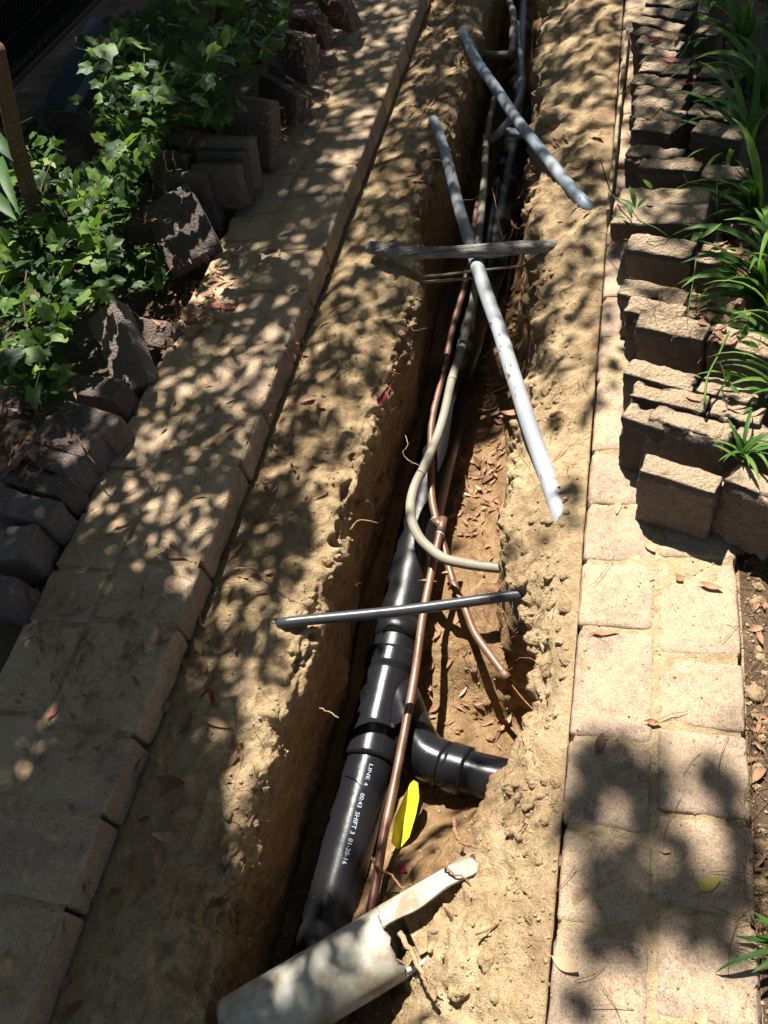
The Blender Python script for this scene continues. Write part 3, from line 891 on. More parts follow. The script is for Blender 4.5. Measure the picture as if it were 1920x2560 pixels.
cop = bpy.data.objects.new('copper_pipe', None); C.objects.link(cop)
tag(cop, 'long copper water pipe with soldered tee running over the black drain', 'copper pipe')
zc = -.345
c1 = pth([(835,2640,zc),(862,2551,zc),(926,2281,zc),(958,2097,zc),(986,1960,zc),(1013,1822,zc),(1039,1674,zc),(1056,1548,zc),(1075,1447,zc),(1096,1350,zc),(1103,1318,zc)])
link('lower_run', tube_mesh('lower_run', c1, .0104, 18), M['copper'], cop)
c2 = pth([(1094,1312,zc),(1081,1256,zc),(1077,1196,zc),(1077,1130,zc),(1078,1075,zc),(1084,1030,zc),(1096,982,zc),(1111,922,zc),(1129,831,zc),(1141,783,zc),(1156,735,zc),(1166,690,zc),(1180,600,zc),(1195,500,zc-.05)])
link('upper_run', tube_mesh('upper_run', c2, .0104, 18), M['copper'], cop)
t0, t1 = P(1101,1332,zc), P(1108,1296,zc)
link('tee_fitting', tube_mesh('tee_fitting', [t0, t0.lerp(t1, .5), t1], .0120, 20), M['copper'], cop)
e0, e1 = P(1104,1318,zc), P(1088,1300,zc)
link('elbow_fitting', tube_mesh('elbow_fitting', [e0, e0.lerp(e1, .5), e1], .0116, 20), M['copper'], cop)
for q0, q1 in (((1099,1338,zc), (1101,1334,zc)), ((1088,1301,zc), (1087,1298,zc))):
    link('solder_ring', tube_mesh('solder_ring', [P(*q0), P(*q1)], .0126, 20), M['solder'], cop)
cb = pth([(1100,1340,-.36),(1111,1371,-.37),(1123,1422,-.38),(1141,1478,-.39),(1160,1515,-.395),(1186,1581,-.41),(1227,1640,-.42),(1270,1697,-.43)])
cbo = link('copper_branch', tube_mesh('copper_branch', cb, .0102, 18), M['copper'])
tag(cbo, 'short copper branch pipe curving down into the dark hole on the right', 'copper pipe')
link('sleeve', tube_mesh('sleeve', [cb[-3], cb[-2], cb[-1]], .0116, 18), M['copper'], cbo)
wo = link('tracer_wire', tube_mesh('tracer_wire', pth([(1270,1700,-.45),(1310,1750,-.44),(1350,1790,-.42)]), .0018, 6), M['root'])
tag(wo, 'thin brown wire running on from the copper branch end', 'wire')

pv = bpy.data.objects.new('grey_water_pipe', None); C.objects.link(pv)
tag(pv, 'long light grey plastic pipe slanting across the trench under the log', 'water pipe')
lu = pth([(1083,300,-.05),(1100,340,-.05),(1127,435,-.055),(1144,505,-.06),(1161,565,-.065),(1180,628,-.07),(1192,668,-.07)])
link('upper_pipe', tube_mesh('upper_pipe', lu, .0185, 24), M['pvc'], pv)
ll = pth([(1191,660,-.055),(1219,745,-.052),(1250,831,-.048),(1275,913,-.044),(1300,990,-.040),(1322,1060,-.036),(1350,1140,-.030),(1380,1222,-.03),(1408,1315,-.038),(1422,1362,-.06)])
link('lower_pipe', tube_mesh('lower_pipe', ll, .0205, 26), M['pvc'], pv)

bl = bpy.data.objects.new('blue_grey_pipe', None); C.objects.link(bl)
tag(bl, 'blue stained grey pipe slanting across the far end of the trench', 'water pipe')
bp = pth([(1155,80,-.07),(1165,101,-.05),(1185,140,-.045),(1209,178,-.045),(1245,229,-.04),(1281,284,-.035),(1317,333,-.03),(1361,388,-.022),(1410,450,-.012),(1460,508,-.01),(1480,532,-.03)])
link('tube', tube_mesh('tube', bp, .019, 24), M['pvc_blue'], bl)
lettering('PW 1120 A', P(1316,331,-.031), P(1352,377,-.023), .019, .016, .1, 'print_blue', bl)
lettering('SCH 40', P(1405,444,-.013), P(1440,486,-.012), .019, .016, .1, 'print_blue', bl)

o = pipe('grey_elbow_pipe', [(1262,-40,-.20),(1271,0,-.20),(1281,24,-.20),(1284,48,-.20),(1282,84,-.20),(1281,116,-.20),(1279,128,-.20),(1270,136,-.20),(1262,137,-.20),(1233,137,-.20),(1190,134,-.20)], .030, 'conduit', 'grey pipe with a right-angle elbow at the far end of the trench')
o = pipe('grey_bent_pipe', [(1291,60,-.26),(1293,80,-.26),(1300,145,-.26),(1303,174,-.26),(1305,212,-.26),(1300,246,-.26),(1286,277,-.26),(1269,309,-.26),(1247,333,-.27),(1228,348,-.30)], .034, 'pvc', 'bent grey pipe dropping behind the blue stained pipe')
o = bpy.data.objects.new('grey_stub_pipe', None); C.objects.link(o)
tag(o, 'short dark grey pipe stub with a socket poking out of the right wall', 'pipe')
sp_ = pth([(1270,330,-.2),(1290,333,-.18),(1329,338,-.16),(1378,347,-.14),(1406,356,-.13)])
link('tube', tube_mesh('tube', sp_, .0165, 20), M['pvc_blue'], o)
link('socket', tube_mesh('socket', [sp_[-5], sp_[-1]], .0195, 20), M['pvc'], o)
o = pipe('white_wire', [(1376,-10,-.10),(1374,60,-.11),(1371,145,-.12),(1371,236,-.14)], .007, 'white_wire', 'thin white cable hanging down the far right trench wall', 'cable', 8)
o = pipe('black_hose', [(1290,380,-.42),(1262,430,-.42),(1235,520,-.41),(1212,640,-.40),(1190,760,-.41),(1160,860,-.44),(1140,930,-.48)], .062, 'abs_dusty', 'crumpled black sleeve lying on the far part of the drain', 'hose', 20)
o = pipe('black_hose', [(1330,250,-.46),(1318,400,-.46),(1300,480,-.46),(1288,560,-.47),(1262,680,-.48),(1240,800,-.50)], .05, 'abs_dusty', 'dusty black hose on the right side of the far drain', 'hose', 20)

# old broken white pipe
wp = bpy.data.objects.new('broken_white_pipe', None); C.objects.link(wp)
tag(wp, 'old white pipe across the trench, its right half broken open and full of soil', 'old pipe')
za, zb = -.175, -.165
A_, B_, C_ = P(585, 2590, za), P(985, 2352, za), P(1285, 2176, zb)
ax_ = (C_ - A_).normalized(); sd = ax_.cross(Vector((0, 0, 1))).normalized(); upn = sd.cross(ax_).normalized()
if upn.z < 0: upn = -upn
Rw, Tw = .064, .006
def half_shell(name, p0, p1, a0f, a1f, ns, na=30, rag0=0.0, rag1=0.0):
    V, F = [], []
    for i in range(ns + 1):
        t = i / ns
        p = p0.lerp(p1, t)
        a0, a1 = a0f(t), a1f(t)
        for k in range(na + 1):
            th = a0 + (a1 - a0) * k / na
            off = 0
            if i == ns and rag1: off = rag1 * (math.sin(th * 7 + 1) * .5 + math.sin(th * 15) * .4)
            wv = 1 + .008 * math.sin(th * 3 + t * 4)
            dr = upn * math.cos(th) + sd * math.sin(th)
            V.append(p + ax_ * off + dr * Rw * wv)
            V.append(p + ax_ * off + dr * (Rw * wv - Tw))
    w = 2 * (na + 1)
    for i in range(ns):
        for k in range(na):
            a = i * w + 2 * k
            F.append((a, a + 2, a + w + 2, a + w)); F.append((a + 1, a + w + 1, a + w + 3, a + 3))
        for k in (0, na):
            a = i * w + 2 * k
            F.append((a, a + w, a + w + 1, a + 1))
    for i in (0, ns):
        for k in range(na):
            a = i * w + 2 * k
            F.append((a, a + 1, a + 3, a + 2))
    me = mesh_np(name, V, F)
    return me
pi = math.pi
link('whole_length', half_shell('whole_length', A_, B_, lambda t: -pi, lambda t: pi, 40, 44, rag1=.006), M['old_white'], wp)
link('broken_length', half_shell('broken_length', B_ + ax_ * .0, C_, lambda t: 1.22 + .10 * math.sin(t * 9) - .1 * t, lambda t: 2 * pi - .16 - .12 * t - .05 * math.sin(t * 13 + 1), 40, 34), M['old_white'], wp)
# soil inside the broken length
V, F = [], []
ns, na = 60, 14
for i in range(ns + 1):
    t = i / ns
    p = (B_ + ax_ * .03).lerp(C_, t)
    for k in range(na + 1):
        x = -1 + 2 * k / na
        s_ = Rw - Tw - .001
        zh = .024 - .006 * (1 - x * x) + random.uniform(-.002, .002) + .012 * t
        if i == 0: zh = -.03
        V.append(p + sd * x * s_ * .86 + upn * zh)
for i in range(ns):
    for k in range(na):
        a = i * (na + 1) + k
        F.append((a, a + 1, a + na + 2, a + na + 1))
fo = link('soil_fill', mesh_np('soil_fill', V, F), M['sand'], wp); fo['kind'] = 'stuff'

# yellow strips
def ribbon(name, pts, w, mat, fold=.35, thick=.0012, label=None, cat=None, taper=True):
    path = [P(*p) for p in pts]; path = catmull(path, 5)
    V, F = [], []
    n = len(path)
    for i, p in enumerate(path):
        t = (path[min(i + 1, n - 1)] - path[max(i - 1, 0)]).normalized()
        s = t.cross(Vector((0, 0, 1))).normalized(); u = s.cross(t).normalized()
        if u.z < 0: u = -u
        q = i / (n - 1)
        ww = w * ((min(1, .55 + q * 1.2, .5 + (1 - q) * 4)) if taper else 1)
        for x, h in ((-1, 0), (-.5, -.5), (0, -1), (.5, -.5), (1, 0)):
            V.append(p + s * x * ww + u * (h * fold * ww))
            V.append(p + s * x * ww + u * (h * fold * ww - thick))
    for i in range(n - 1):
        for k in range(4):
            a = i * 10 + 2 * k
            F.append((a, a + 2, a + 12, a + 10)); F.append((a + 1, a + 11, a + 13, a + 3))
        for k in (0, 8):
            a = i * 10 + k
            F.append((a, a + 10, a + 11, a + 1))
    o = link(name, mesh_np(name, V, F, False), M[mat])
    tag(o, label, cat)
    return o
ysl = [(1026,1957,-.40),(1002,2010,-.40),(986,2047,-.40),(978,2106,-.41),(991,2121,-.42)]
ysm = [(1034,1950,-.408),(1021,2006,-.408),(1009,2050,-.411),(1001,2100,-.425),(999,2122,-.43)]
ysr = [(1045,1957,-.395),(1048,1994,-.395),(1040,2036,-.398),(1023,2093,-.405),(1004,2117,-.42)]
V = [P(*q) for row in zip(ysl, ysm, ysr) for q in row]; V += [v - Vector((0, 0, .0015)) for v in V]
F = []
for i in range(4):
    for k in range(2):
        q = i * 3 + k; F += [(q, q + 1, q + 4, q + 3), (q + 15, q + 18, q + 19, q + 16)]
    F += [(i * 3, i * 3 + 3, i * 3 + 18, i * 3 + 15), (i * 3 + 2, i * 3 + 17, i * 3 + 20, i * 3 + 5)]
o = link('yellow_strip', mesh_np('yellow_strip', V, F, False), M['yellow'])
tag(o, 'bright yellow folded plastic strip under the copper pipe', 'plastic strip')
ribbon('yellow_strip', [(946,1975,-.46),(938,2010,-.465),(930,2060,-.47),(922,2100,-.475)], .006, 'yellow', .3, label='sliver of yellow plastic against the black drain pipe', cat='plastic strip')

# log and roots across the trench
lp = resample(pth([(925,618,-.03),(954,623,-.025),(1021,632,-.02),(1096,631,-.02),(1171,628,-.02),(1231,625,-.02),(1292,620,-.025),(1358,616,-.035),(1385,614,-.045)]), .008)
V, F = tube_vf(lp, [.0195 + .0018 * math.sin(k * .13) for k in range(len(lp))], 22, True)
Vn = np.array([tuple(v) for v in V])
nn = perlin(Vn * np.array([6, 90, 90])) * .0035 + perlin(Vn * np.array([14, 220, 220]) + 4) * .0018
cen = np.repeat(np.array([tuple(v) for v in lp]), 22, axis=0)
dd = Vn - cen; dd /= np.linalg.norm(dd, axis=1)[:, None] + 1e-9
o = link('log', mesh_np('log', Vn + dd * nn[:, None], F), M['log']); tag(o, 'weathered grey log lying straight across the trench', 'log')
def root(pts, r0, r1, label, mat='root', n=5, group=None, seg=7, jit=.0):
    path = pth(pts, n)
    if jit:
        path = [p + Vector((random.uniform(-jit, jit), random.uniform(-jit, jit), random.uniform(-jit, jit))) for p in path]
    rr = [r0 + (r1 - r0) * k / (len(path) - 1) for k in range(len(path))]
    o = link('root', tube_mesh('root', path, rr, seg), M[mat]); tag(o, label, 'root', group)
    return o
root([(1020,698,-.11),(1045,693,-.10),(1111,687,-.10),(1171,679,-.10),(1240,672,-.10),(1320,664,-.10)], .005, .004, 'upper of two thin straight roots crossing below the log', 'board')
root([(1020,712,-.12),(1042,708,-.12),(1126,700,-.12),(1190,694,-.12)], .0065, .004, 'lower thicker root crossing below the log', 'board')
root([(1308,1460,-.13),(1315,1490,-.14),(1310,1530,-.14),(1316,1575,-.15),(1330,1600,-.16)], .004, .003, 'reddish root hanging beside the end of the thin black pipe', jit=.002)
root([(1325,1560,-.16),(1335,1610,-.17),(1350,1660,-.17),(1362,1755,-.17)], .004, .002, 'long reddish root hanging in front of the dark hole', jit=.002)
root([(985,1070,-.3),(1005,1075,-.28),(1020,1110,-.26),(1008,1130,-.26),(1020,1150,-.26),(1050,1165,-.26)], .0016, .001, 'hair-thin pale root reaching from the left wall to the conduit', 'pale_root', jit=.001)
root([(1135,2050,-.15),(1140,2090,-.14),(1165,2110,-.13),(1210,2120,-.12),(1250,2125,-.11)], .0045, .003, 'reddish root curling over the end of the broken white pipe', jit=.002)
root([(1105,2150,-.12),(1125,2180,-.10),(1160,2195,-.10),(1180,2215,-.10)], .003, .001, 'small forked root lying on the white pipe rim', jit=.002)
root([(930,2145,-.32),(945,2175,-.3),(975,2185,-.28),(1000,2215,-.26),(1018,2230,-.25)], .003, .002, 'thin reddish root looping over the copper pipe', jit=.001)
root([(1000,2335,-.10),(1030,2385,-.09),(1055,2430,-.08),(1070,2470,-.08),(1085,2500,-.07)], .0055, .003, 'thick pale root lying below the broken white pipe', 'pale_root', jit=.002)
root([(1062,2440,-.075),(1080,2452,-.07),(1095,2462,-.07)], .0018, .001, 'fine side root beside the thick pale root', 'pale_root')
root([(1190,2335,-.05),(1250,2310,-.05),(1290,2295,-.04),(1310,2290,-.04),(1318,2255,-.03),(1330,2240,-.03)], .002, .001, 'thin dark root twisting over the sand near the right path', jit=.002)
root([(700,1560,-.11),(722,1520,-.09),(740,1475,-.08),(742,1445,-.08)], .006, .004, 'arched dark root above the left end of the thin black pipe', jit=.001)
root([(590,1420,-.05),(640,1425,-.05),(690,1470,-.06),(730,1490,-.06),(770,1500,-.07)], .0014, .001, 'fine straight root on the lit sand left of the thin black pipe', 'pale_root', jit=.002)
root([(875,1325,-.1),(900,1300,-.09),(945,1308,-.085)], .0028, .0012, 'orange root tip sticking out of the left trench lip', jit=.001)
root([(470,2310,-.08),(490,2322,-.07),(512,2324,-.07),(510,2345,-.07),(505,2365,-.08)], .0025, .0015, 'pale kinked root at the lower left lip', 'pale_root', jit=.002)
root([(580,2200,-.12),(600,2190,-.1),(612,2160,-.1)], .0018, .001, 'small pale root sprouting from the lower left lip', 'pale_root', jit=.001)
root([(800,1770,-.2),(830,1785,-.19),(848,1795,-.19)], .0016, .001, 'fine curled root on the left wall beside the drain', 'pale_root', jit=.002)
root([(540,2325,-.1),(575,2350,-.09),(590,2370,-.09)], .0018, .001, 'bundle of thin reddish roots on the lower left wall', jit=.002)
root([(1325,725,-.08),(1340,705,-.06),(1362,695,-.06),(1375,675,-.05)], .0025, .0012, 'curly pale root on the right lip below the log', 'pale_root', jit=.001)
root([(1350,710,-.08),(1355,735,-.08),(1370,730,-.07)], .002, .001, 'short hooked root under the curly pale one', 'pale_root')
root([(1440,1180,-.02),(1395,1250,-.03),(1370,1320,-.05),(1330,1400,-.07)], .0018, .001, 'long fine root across the sand over the end of the light grey pipe', jit=.002)
root([(1460,1220,-.02),(1420,1240,-.02),(1400,1265,-.03),(1385,1290,-.03)], .0018, .001, 'forked dark root lying over the light grey pipe end', jit=.002)
root([(1290,560,-.1),(1260,600,-.1),(1230,470,-.1)], .0012, .001, 'thin dark root strand in the far trench', jit=.002)
root([(1160,500,-.15),(1185,498,-.15),(1200,485,-.14)], .0014, .001, 'tiny root between the light grey pipe and the conduit', 'pale_root')
root([(1040,395,-.04),(1060,398,-.02),(1090,400,-.0),(1120,408,-.0),(1135,420,-.04)], .002, .0015, 'arching twig over the upper end of the light grey pipe', jit=.001)

# ------------------------------------------------------------------ fence, pad, washer
fg = bpy.data.objects.new('metal_grille', None); C.objects.link(fg)
tag(fg, 'dark close-barred metal grille with a bottom rail in the top left corner', 'grille')
f0, f1 = P(-330, 560, .06), P(232, 5, .06)
f1 = f1 + (f1 - f0) * .4
topv = (P(60, -150, .75) - P(100, 150, .06)); topv = topv.normalized() * 1.1
V, F = [], []
nb = int((f1 - f0).length / .022)
for k in range(nb):
    p = f0.lerp(f1, (k + .5) / nb)
    dx = (f1 - f0).normalized() * .0035
    dy = dx.cross(topv).normalized() * .0035
    b0 = len(V)
    for q in (p, p + topv):
        for s1, s2 in ((-1, -1), (1, -1), (1, 1), (-1, 1)): V.append(q + dx * s1 + dy * s2)
    for a in range(4): F.append((b0 + a, b0 + (a + 1) % 4, b0 + 4 + (a + 1) % 4, b0 + 4 + a))
o = link('bars', mesh_np('bars', V, F, False), M['grille'], fg); o['kind'] = 'stuff'
for s_ in (.18, .52, .9):
    link('cross_wire', tube_mesh('cross_wire', [f0 + topv * s_, f1 + topv * s_], .005, 6), M['grille'], fg)
link('bottom_rail', tube_mesh('bottom_rail', resample([f0, f1], .1), .022, 6), M['rail'], fg)
bk = (f1 - f0).cross(topv).normalized() * .05
if bk.x > 0: bk = -bk
link('backing', mesh_np('backing', [f0 + bk, f1 + bk, f1 + bk + topv, f0 + bk + topv, f0 + bk * 1.3, f1 + bk * 1.3, f1 + bk * 1.3 + topv, f0 + bk * 1.3 + topv], [(0, 1, 2, 3), (7, 6, 5, 4), (0, 4, 5, 1), (3, 2, 6, 7)], False), M['grille'], fg)
pad = [P(100, 300, -.02), P(120, 230, .0), P(225, 45, .0), P(285, 42, .0), P(275, 90, .0), P(165, 270, .0), P(110, 320, .0)]
pv_ = [tuple(p) for p in pad]; lo = [(p[0], p[1], p[2] - .05) for p in pv_]; n_ = len(pv_)
o = link('equipment_pad', mesh_np('equipment_pad', pv_ + lo, [tuple(range(n_ - 1, -1, -1))] + [(i, (i + 1) % n_, n_ + (i + 1) % n_, n_ + i) for i in range(n_)], False), M['cloth'])
tag(o, 'blue-grey flat pad on the ground in front of the metal grille', 'pad')

wz = .125
wc = P(419, 552, wz)
cir = [wc + Vector((math.cos(a) * .0115, math.sin(a) * .0115, 0)) for a in np.linspace(0, 2 * pi, 25)]
ws = link('washer', tube_mesh('washer', cir, .0022, 8, False), M['steel'])
tag(ws, 'small steel washer ring on the brick by the upright brick', 'washer')
so = link('string', tube_mesh('string', pth([(322,535,.13),(345,545,.135),(370,550,.13),(395,548,.13),(410,552,.127)]), .0014, 6), M['orange'])
tag(so, 'frayed orange string leading to the steel washer', 'string')

# ------------------------------------------------------------------ leaf shapes
def leaf_mesh(name, L=.05, W=.016, curl=.3, fold=.25, seg=7, stalk=True, tone=0.5, twist=0.0):
    V, F = [], []
    for i in range(seg + 1):
        t = i / seg
        w = W * (math.sin(pi * min(1, t * .97 + .015)) ** .85) * (1.12 - .3 * t)
        y = (t - .5) * L
        z = curl * L * ((t - .5) ** 2) * 1.4
        a = twist * (t - .5)
        for s in (-1, 0, 1):
            x = s * w / 2; zz = z + abs(s) * fold * w / 2
            V.append((x * math.cos(a) - zz * math.sin(a) * .5, y, zz + x * math.sin(a) - .25 * 1.4 * curl * L * 0))
    for i in range(seg):
        for k in range(2):
            a = i * 3 + k
            F.append((a, a + 1, a + 4, a + 3))
    if stalk:
        b = len(V)
        V += [(-.0006, -L * .5, V[1][2]), (.0006, -L * .5, V[1][2]), (.0006, -L * .66, V[1][2] + .003), (-.0006, -L * .66, V[1][2] + .003)]
        F.append((b, b + 1, b + 2, b + 3))
    return mesh_np(name, V, F)

def ivy_mesh(name, S=.05, curl=.15, seed=0):
    r = random.Random(seed)
    # outline (angle from tip, radius)
    out = [(0, 1.0), (16, .78), (32, .66), (50, .84), (70, .66), (92, .60), (116, .68), (145, .56), (172, .28)]
    ring_ = [(a * r.uniform(.97, 1.03), q * r.uniform(.92, 1.06)) for a, q in out]
    pts = [(math.sin(math.radians(a)) * q, math.cos(math.radians(a)) * q) for a, q in ring_]
    pts += [(-x, y) for x, y in reversed([(math.sin(math.radians(a)) * q * r.uniform(.95, 1.05), math.cos(math.radians(a)) * q) for a, q in ring_[1:]])]
    V = [(0, 0, 0)]
    for x, y in pts: V.append((x * S * .5, y * S * .55, 0))
    mids = []
    for x, y in pts: V.append((x * S * .25, y * S * .28, 0))
    n = len(pts)
    V = [(x, y, -curl * (x * x + y * y) / S * 2.2 + abs(x) * .22 + r.uniform(-.03, .03) * S) for x, y, _ in V]
    F = []
    for k in range(n):
        j = (k + 1) % n
        F.append((0, 1 + n + k, 1 + n + j)); F.append((1 + n + k, 1 + k, 1 + j, 1 + n + j))
    b = len(V)
    V += [(-.0007, 0, 0), (.0007, 0, 0), (.0007, -S * .75, -S * .35), (-.0007, -S * .75, -S * .35)]
    F.append((b, b + 1, b + 2, b + 3))
    return mesh_np(name, V, F)

dead_meshes = [leaf_mesh('fallen_leaf', .058, .0165, .35, .35, 8, twist=.5), leaf_mesh('fallen_leaf', .052, .017, .7, .5, 8, twist=-.6),
               leaf_mesh('fallen_leaf', .066, .015, .2, .2, 8), leaf_mesh('fallen_leaf', .046, .019, -.3, .4, 8, twist=.9), leaf_mesh('fallen_leaf', .038, .013, .5, .6, 7)]
for m_ in dead_meshes: m_.materials.append(M['dead'])
pale_meshes = [m_.copy() for m_ in dead_meshes]
for m_ in pale_meshes: m_.materials.clear(); m_.materials.append(M['dead_pale'])

bpy.context.view_layer.update()
DG = bpy.context.evaluated_depsgraph_get()
def cast(px, py):
    d = P(px, py, 0) - Vector((0, 0, CAM_H)); d.normalize()
    ok, loc, nrm, idx, ob, _ = scene.ray_cast(DG, Vector((0, 0, CAM_H)), d)
    return (loc, nrm, ob) if ok else (None, None, None)

def put_leaf(me, px, py, rot, lift=.004, tilt=.25, scale=1.0, name='fallen_leaf', label=None, group=None, cat='fallen leaf'):
    loc, nrm, ob = cast(px, py)
    if loc is None or (loc - Vector((0, 0, CAM_H))).length > 8: return None
    n = (nrm + Vector((random.uniform(-tilt, tilt), random.uniform(-tilt, tilt), .4))).normalized()
    q = n.to_track_quat('Z', 'Y') @ Quaternion((0, 0, 1), rot)
    o = link(name, me)
    o.rotation_mode = 'QUATERNION'; o.rotation_quaternion = q
    o.location = loc + nrm * lift; o.scale = (scale,) * 3
    tag(o, label, cat, group)
    return o
def special(px, py, pxt, pyt, mat, label, W=.018, curl=.3, fold=.3, name='fallen_leaf', L=None, tilt=.05):
    a, b = cast(px, py), cast(pxt, pyt)
    if a[0] is None or b[0] is None: return
    d = b[0] - a[0]; LL = L or min(d.length, .12)
    me = leaf_mesh(name, LL, W, curl, fold, 9); me.materials.append(M[mat])
    mid = cast((px + pxt) / 2, (py + pyt) / 2)
    yv = d.normalized(); n = mid[1] - yv * mid[1].dot(yv); n.normalize(); xv = yv.cross(n)
    o = link(name, me)
    c = mid[0] + n * .004
    o.matrix_world = Matrix(((xv.x, yv.x, n.x, c.x), (xv.y, yv.y, n.y, c.y), (xv.z, yv.z, n.z, c.z), (0, 0, 0, 1)))
    tag(o, label, 'fallen leaf', 'fallen leaves')
    return o
special(520,770,556,768,'red_leaf','left half of the bright red two-lobed leaf on the left path', .034, .1, .2)
special(554,768,590,772,'red_leaf','right half of the bright red two-lobed leaf on the left path', .03, .1, .2)
special(970,967,934,1026,'crimson','crimson bract hanging on the left trench lip', .016, .2, .8)
special(1744,2226,1800,2198,'yellow_leaf','yellow leaf on the lower right path', .018, .2, .2)
special(1383,2393,1448,2430,'dead','large tan leaf on the lower left corner of the right path', .022, .15, .15)
special(1478,1588,1548,1583,'dead','slim tan leaf in the joint of the sunlit right path', .013, .15, .2)
special(1493,1885,1508,1833,'dead','tan leaf at the shadow edge of the right path', .018, .2, .2)
special(1416,1840,1447,1847,'dead','narrow leaf wedged at the right path edge', .009, .2, .2)
special(1612,1352,1636,1384,'dead','tan leaf in the shadow rim of the nearest brick', .018, .3, .3)
special(1546,1250,1540,1290,'dead','upright tan leaf beside the nearest brick', .015, .3, .2)
special(1748,1462,1806,1478,'dead','curled tan leaf with a twig on the right path top', .014, .5, .6)
special(1690,1440,1706,1456,'dead_pale','small tan leaf fragment on the right path', .016, .3, .2)
special(1612,1805,1650,1812,'dead','crumpled rust leaf on the middle right path', .012, .8, .9)
special(1652,2126,1680,2132,'dead_pale','tiny pale leaf in the shade of the right path', .008, .3, .2)
special(1736,2530,1766,2560,'dead','reddish brown leaf at the bottom edge of the right path', .02, .3, .2)
special(1826,1372,1850,1384,'dead','orange leaf on the corner paver near the big dark-faced brick', .018, .3, .2)
special(1712,992,1752,1006,'dead','long tan leaf on top of the brick before the broad one', .011, .15, .2)
special(1628,112,1655,100,'orange','curled orange leaf on the pinkish far brick', .018, .8, .8)
special(1656,150,1706,155,'red_leaf','long pink-grey leaf on a far brick of the right stack', .018, .2, .2)
special(1694,205,1726,213,'red_leaf','pink leaf bridging two far bricks', .012, .2, .2)
special(1672,86,1728,110,'dead_pale','large grey-brown leaf across two far bricks', .02, .3, .3)
special(30,1150,66,1188,'dead','big pink-brown dead ivy leaf on the left brick row', .055, .4, .3)
special(1000,2170,1022,2182,'crimson','small magenta petal on the trench floor', .014, .2, .2)
special(1232,2140,1146,2140,'dead','orange leaf on the white pipe rim', .012, .3, .2, L=.025)
special(1022,1440,1042,1452,'crimson','small crimson leaf on the trench floor by the copper branch', .012, .3, .3)
special(490,1600,508,1640,'dead_pale','pale folded leaf on the shoulder below the left path', .018, .3, .3)
special(505,1645,520,1690,'dead_pale','tan leaf pair lying below the pale folded leaf', .016, .3, .3)
special(455,1640,490,1700,'dead','left leaf of the dark red trio on the left shoulder', .018, .2, .2)
special(540,1680,500,1745,'dead','right leaf of the dark red trio on the left shoulder', .014, .2, .2)
special(525,1725,540,1770,'crimson','lower leaf of the dark red trio on the left shoulder', .012, .2, .2)
special(136,2430,200,2490,'dead','reddish leaf on the dark shoulder at the lower left', .022, .3, .2)
special(155,2545,215,2500,'dead','second reddish leaf at the lower left corner', .016, .3, .2)
special(418,2025,440,2075,'dead','rust leaf upright in a sun fleck of the left shoulder', .014, .3, .2)
special(395,1950,470,1965,'dead','wide brown leaf in shade on the left shoulder', .024, .3, .3)
special(120,1800,155,1765,'red_leaf','pink leaf in a sun fleck on the shaded left path', .014, .3, .2)
special(200,1815,285,1820,'dead_pale','long greenish brown leaf on the shaded left path', .018, .1, .2)
special(400,1388,470,1396,'dead','long brown leaf on the middle of the left path', .015, .15, .2)
special(282,1320,340,1298,'dead_pale','pale leaf on the left path near the leaning brick row', .02, .15, .2)
special(175,2010,190,2030,'dead_pale','grey leaf on the shaded lower path', .014, .3, .2)
special(205,2205,228,2240,'dead_pale','grey curved leaf between path and shoulder', .012, .3, .2)

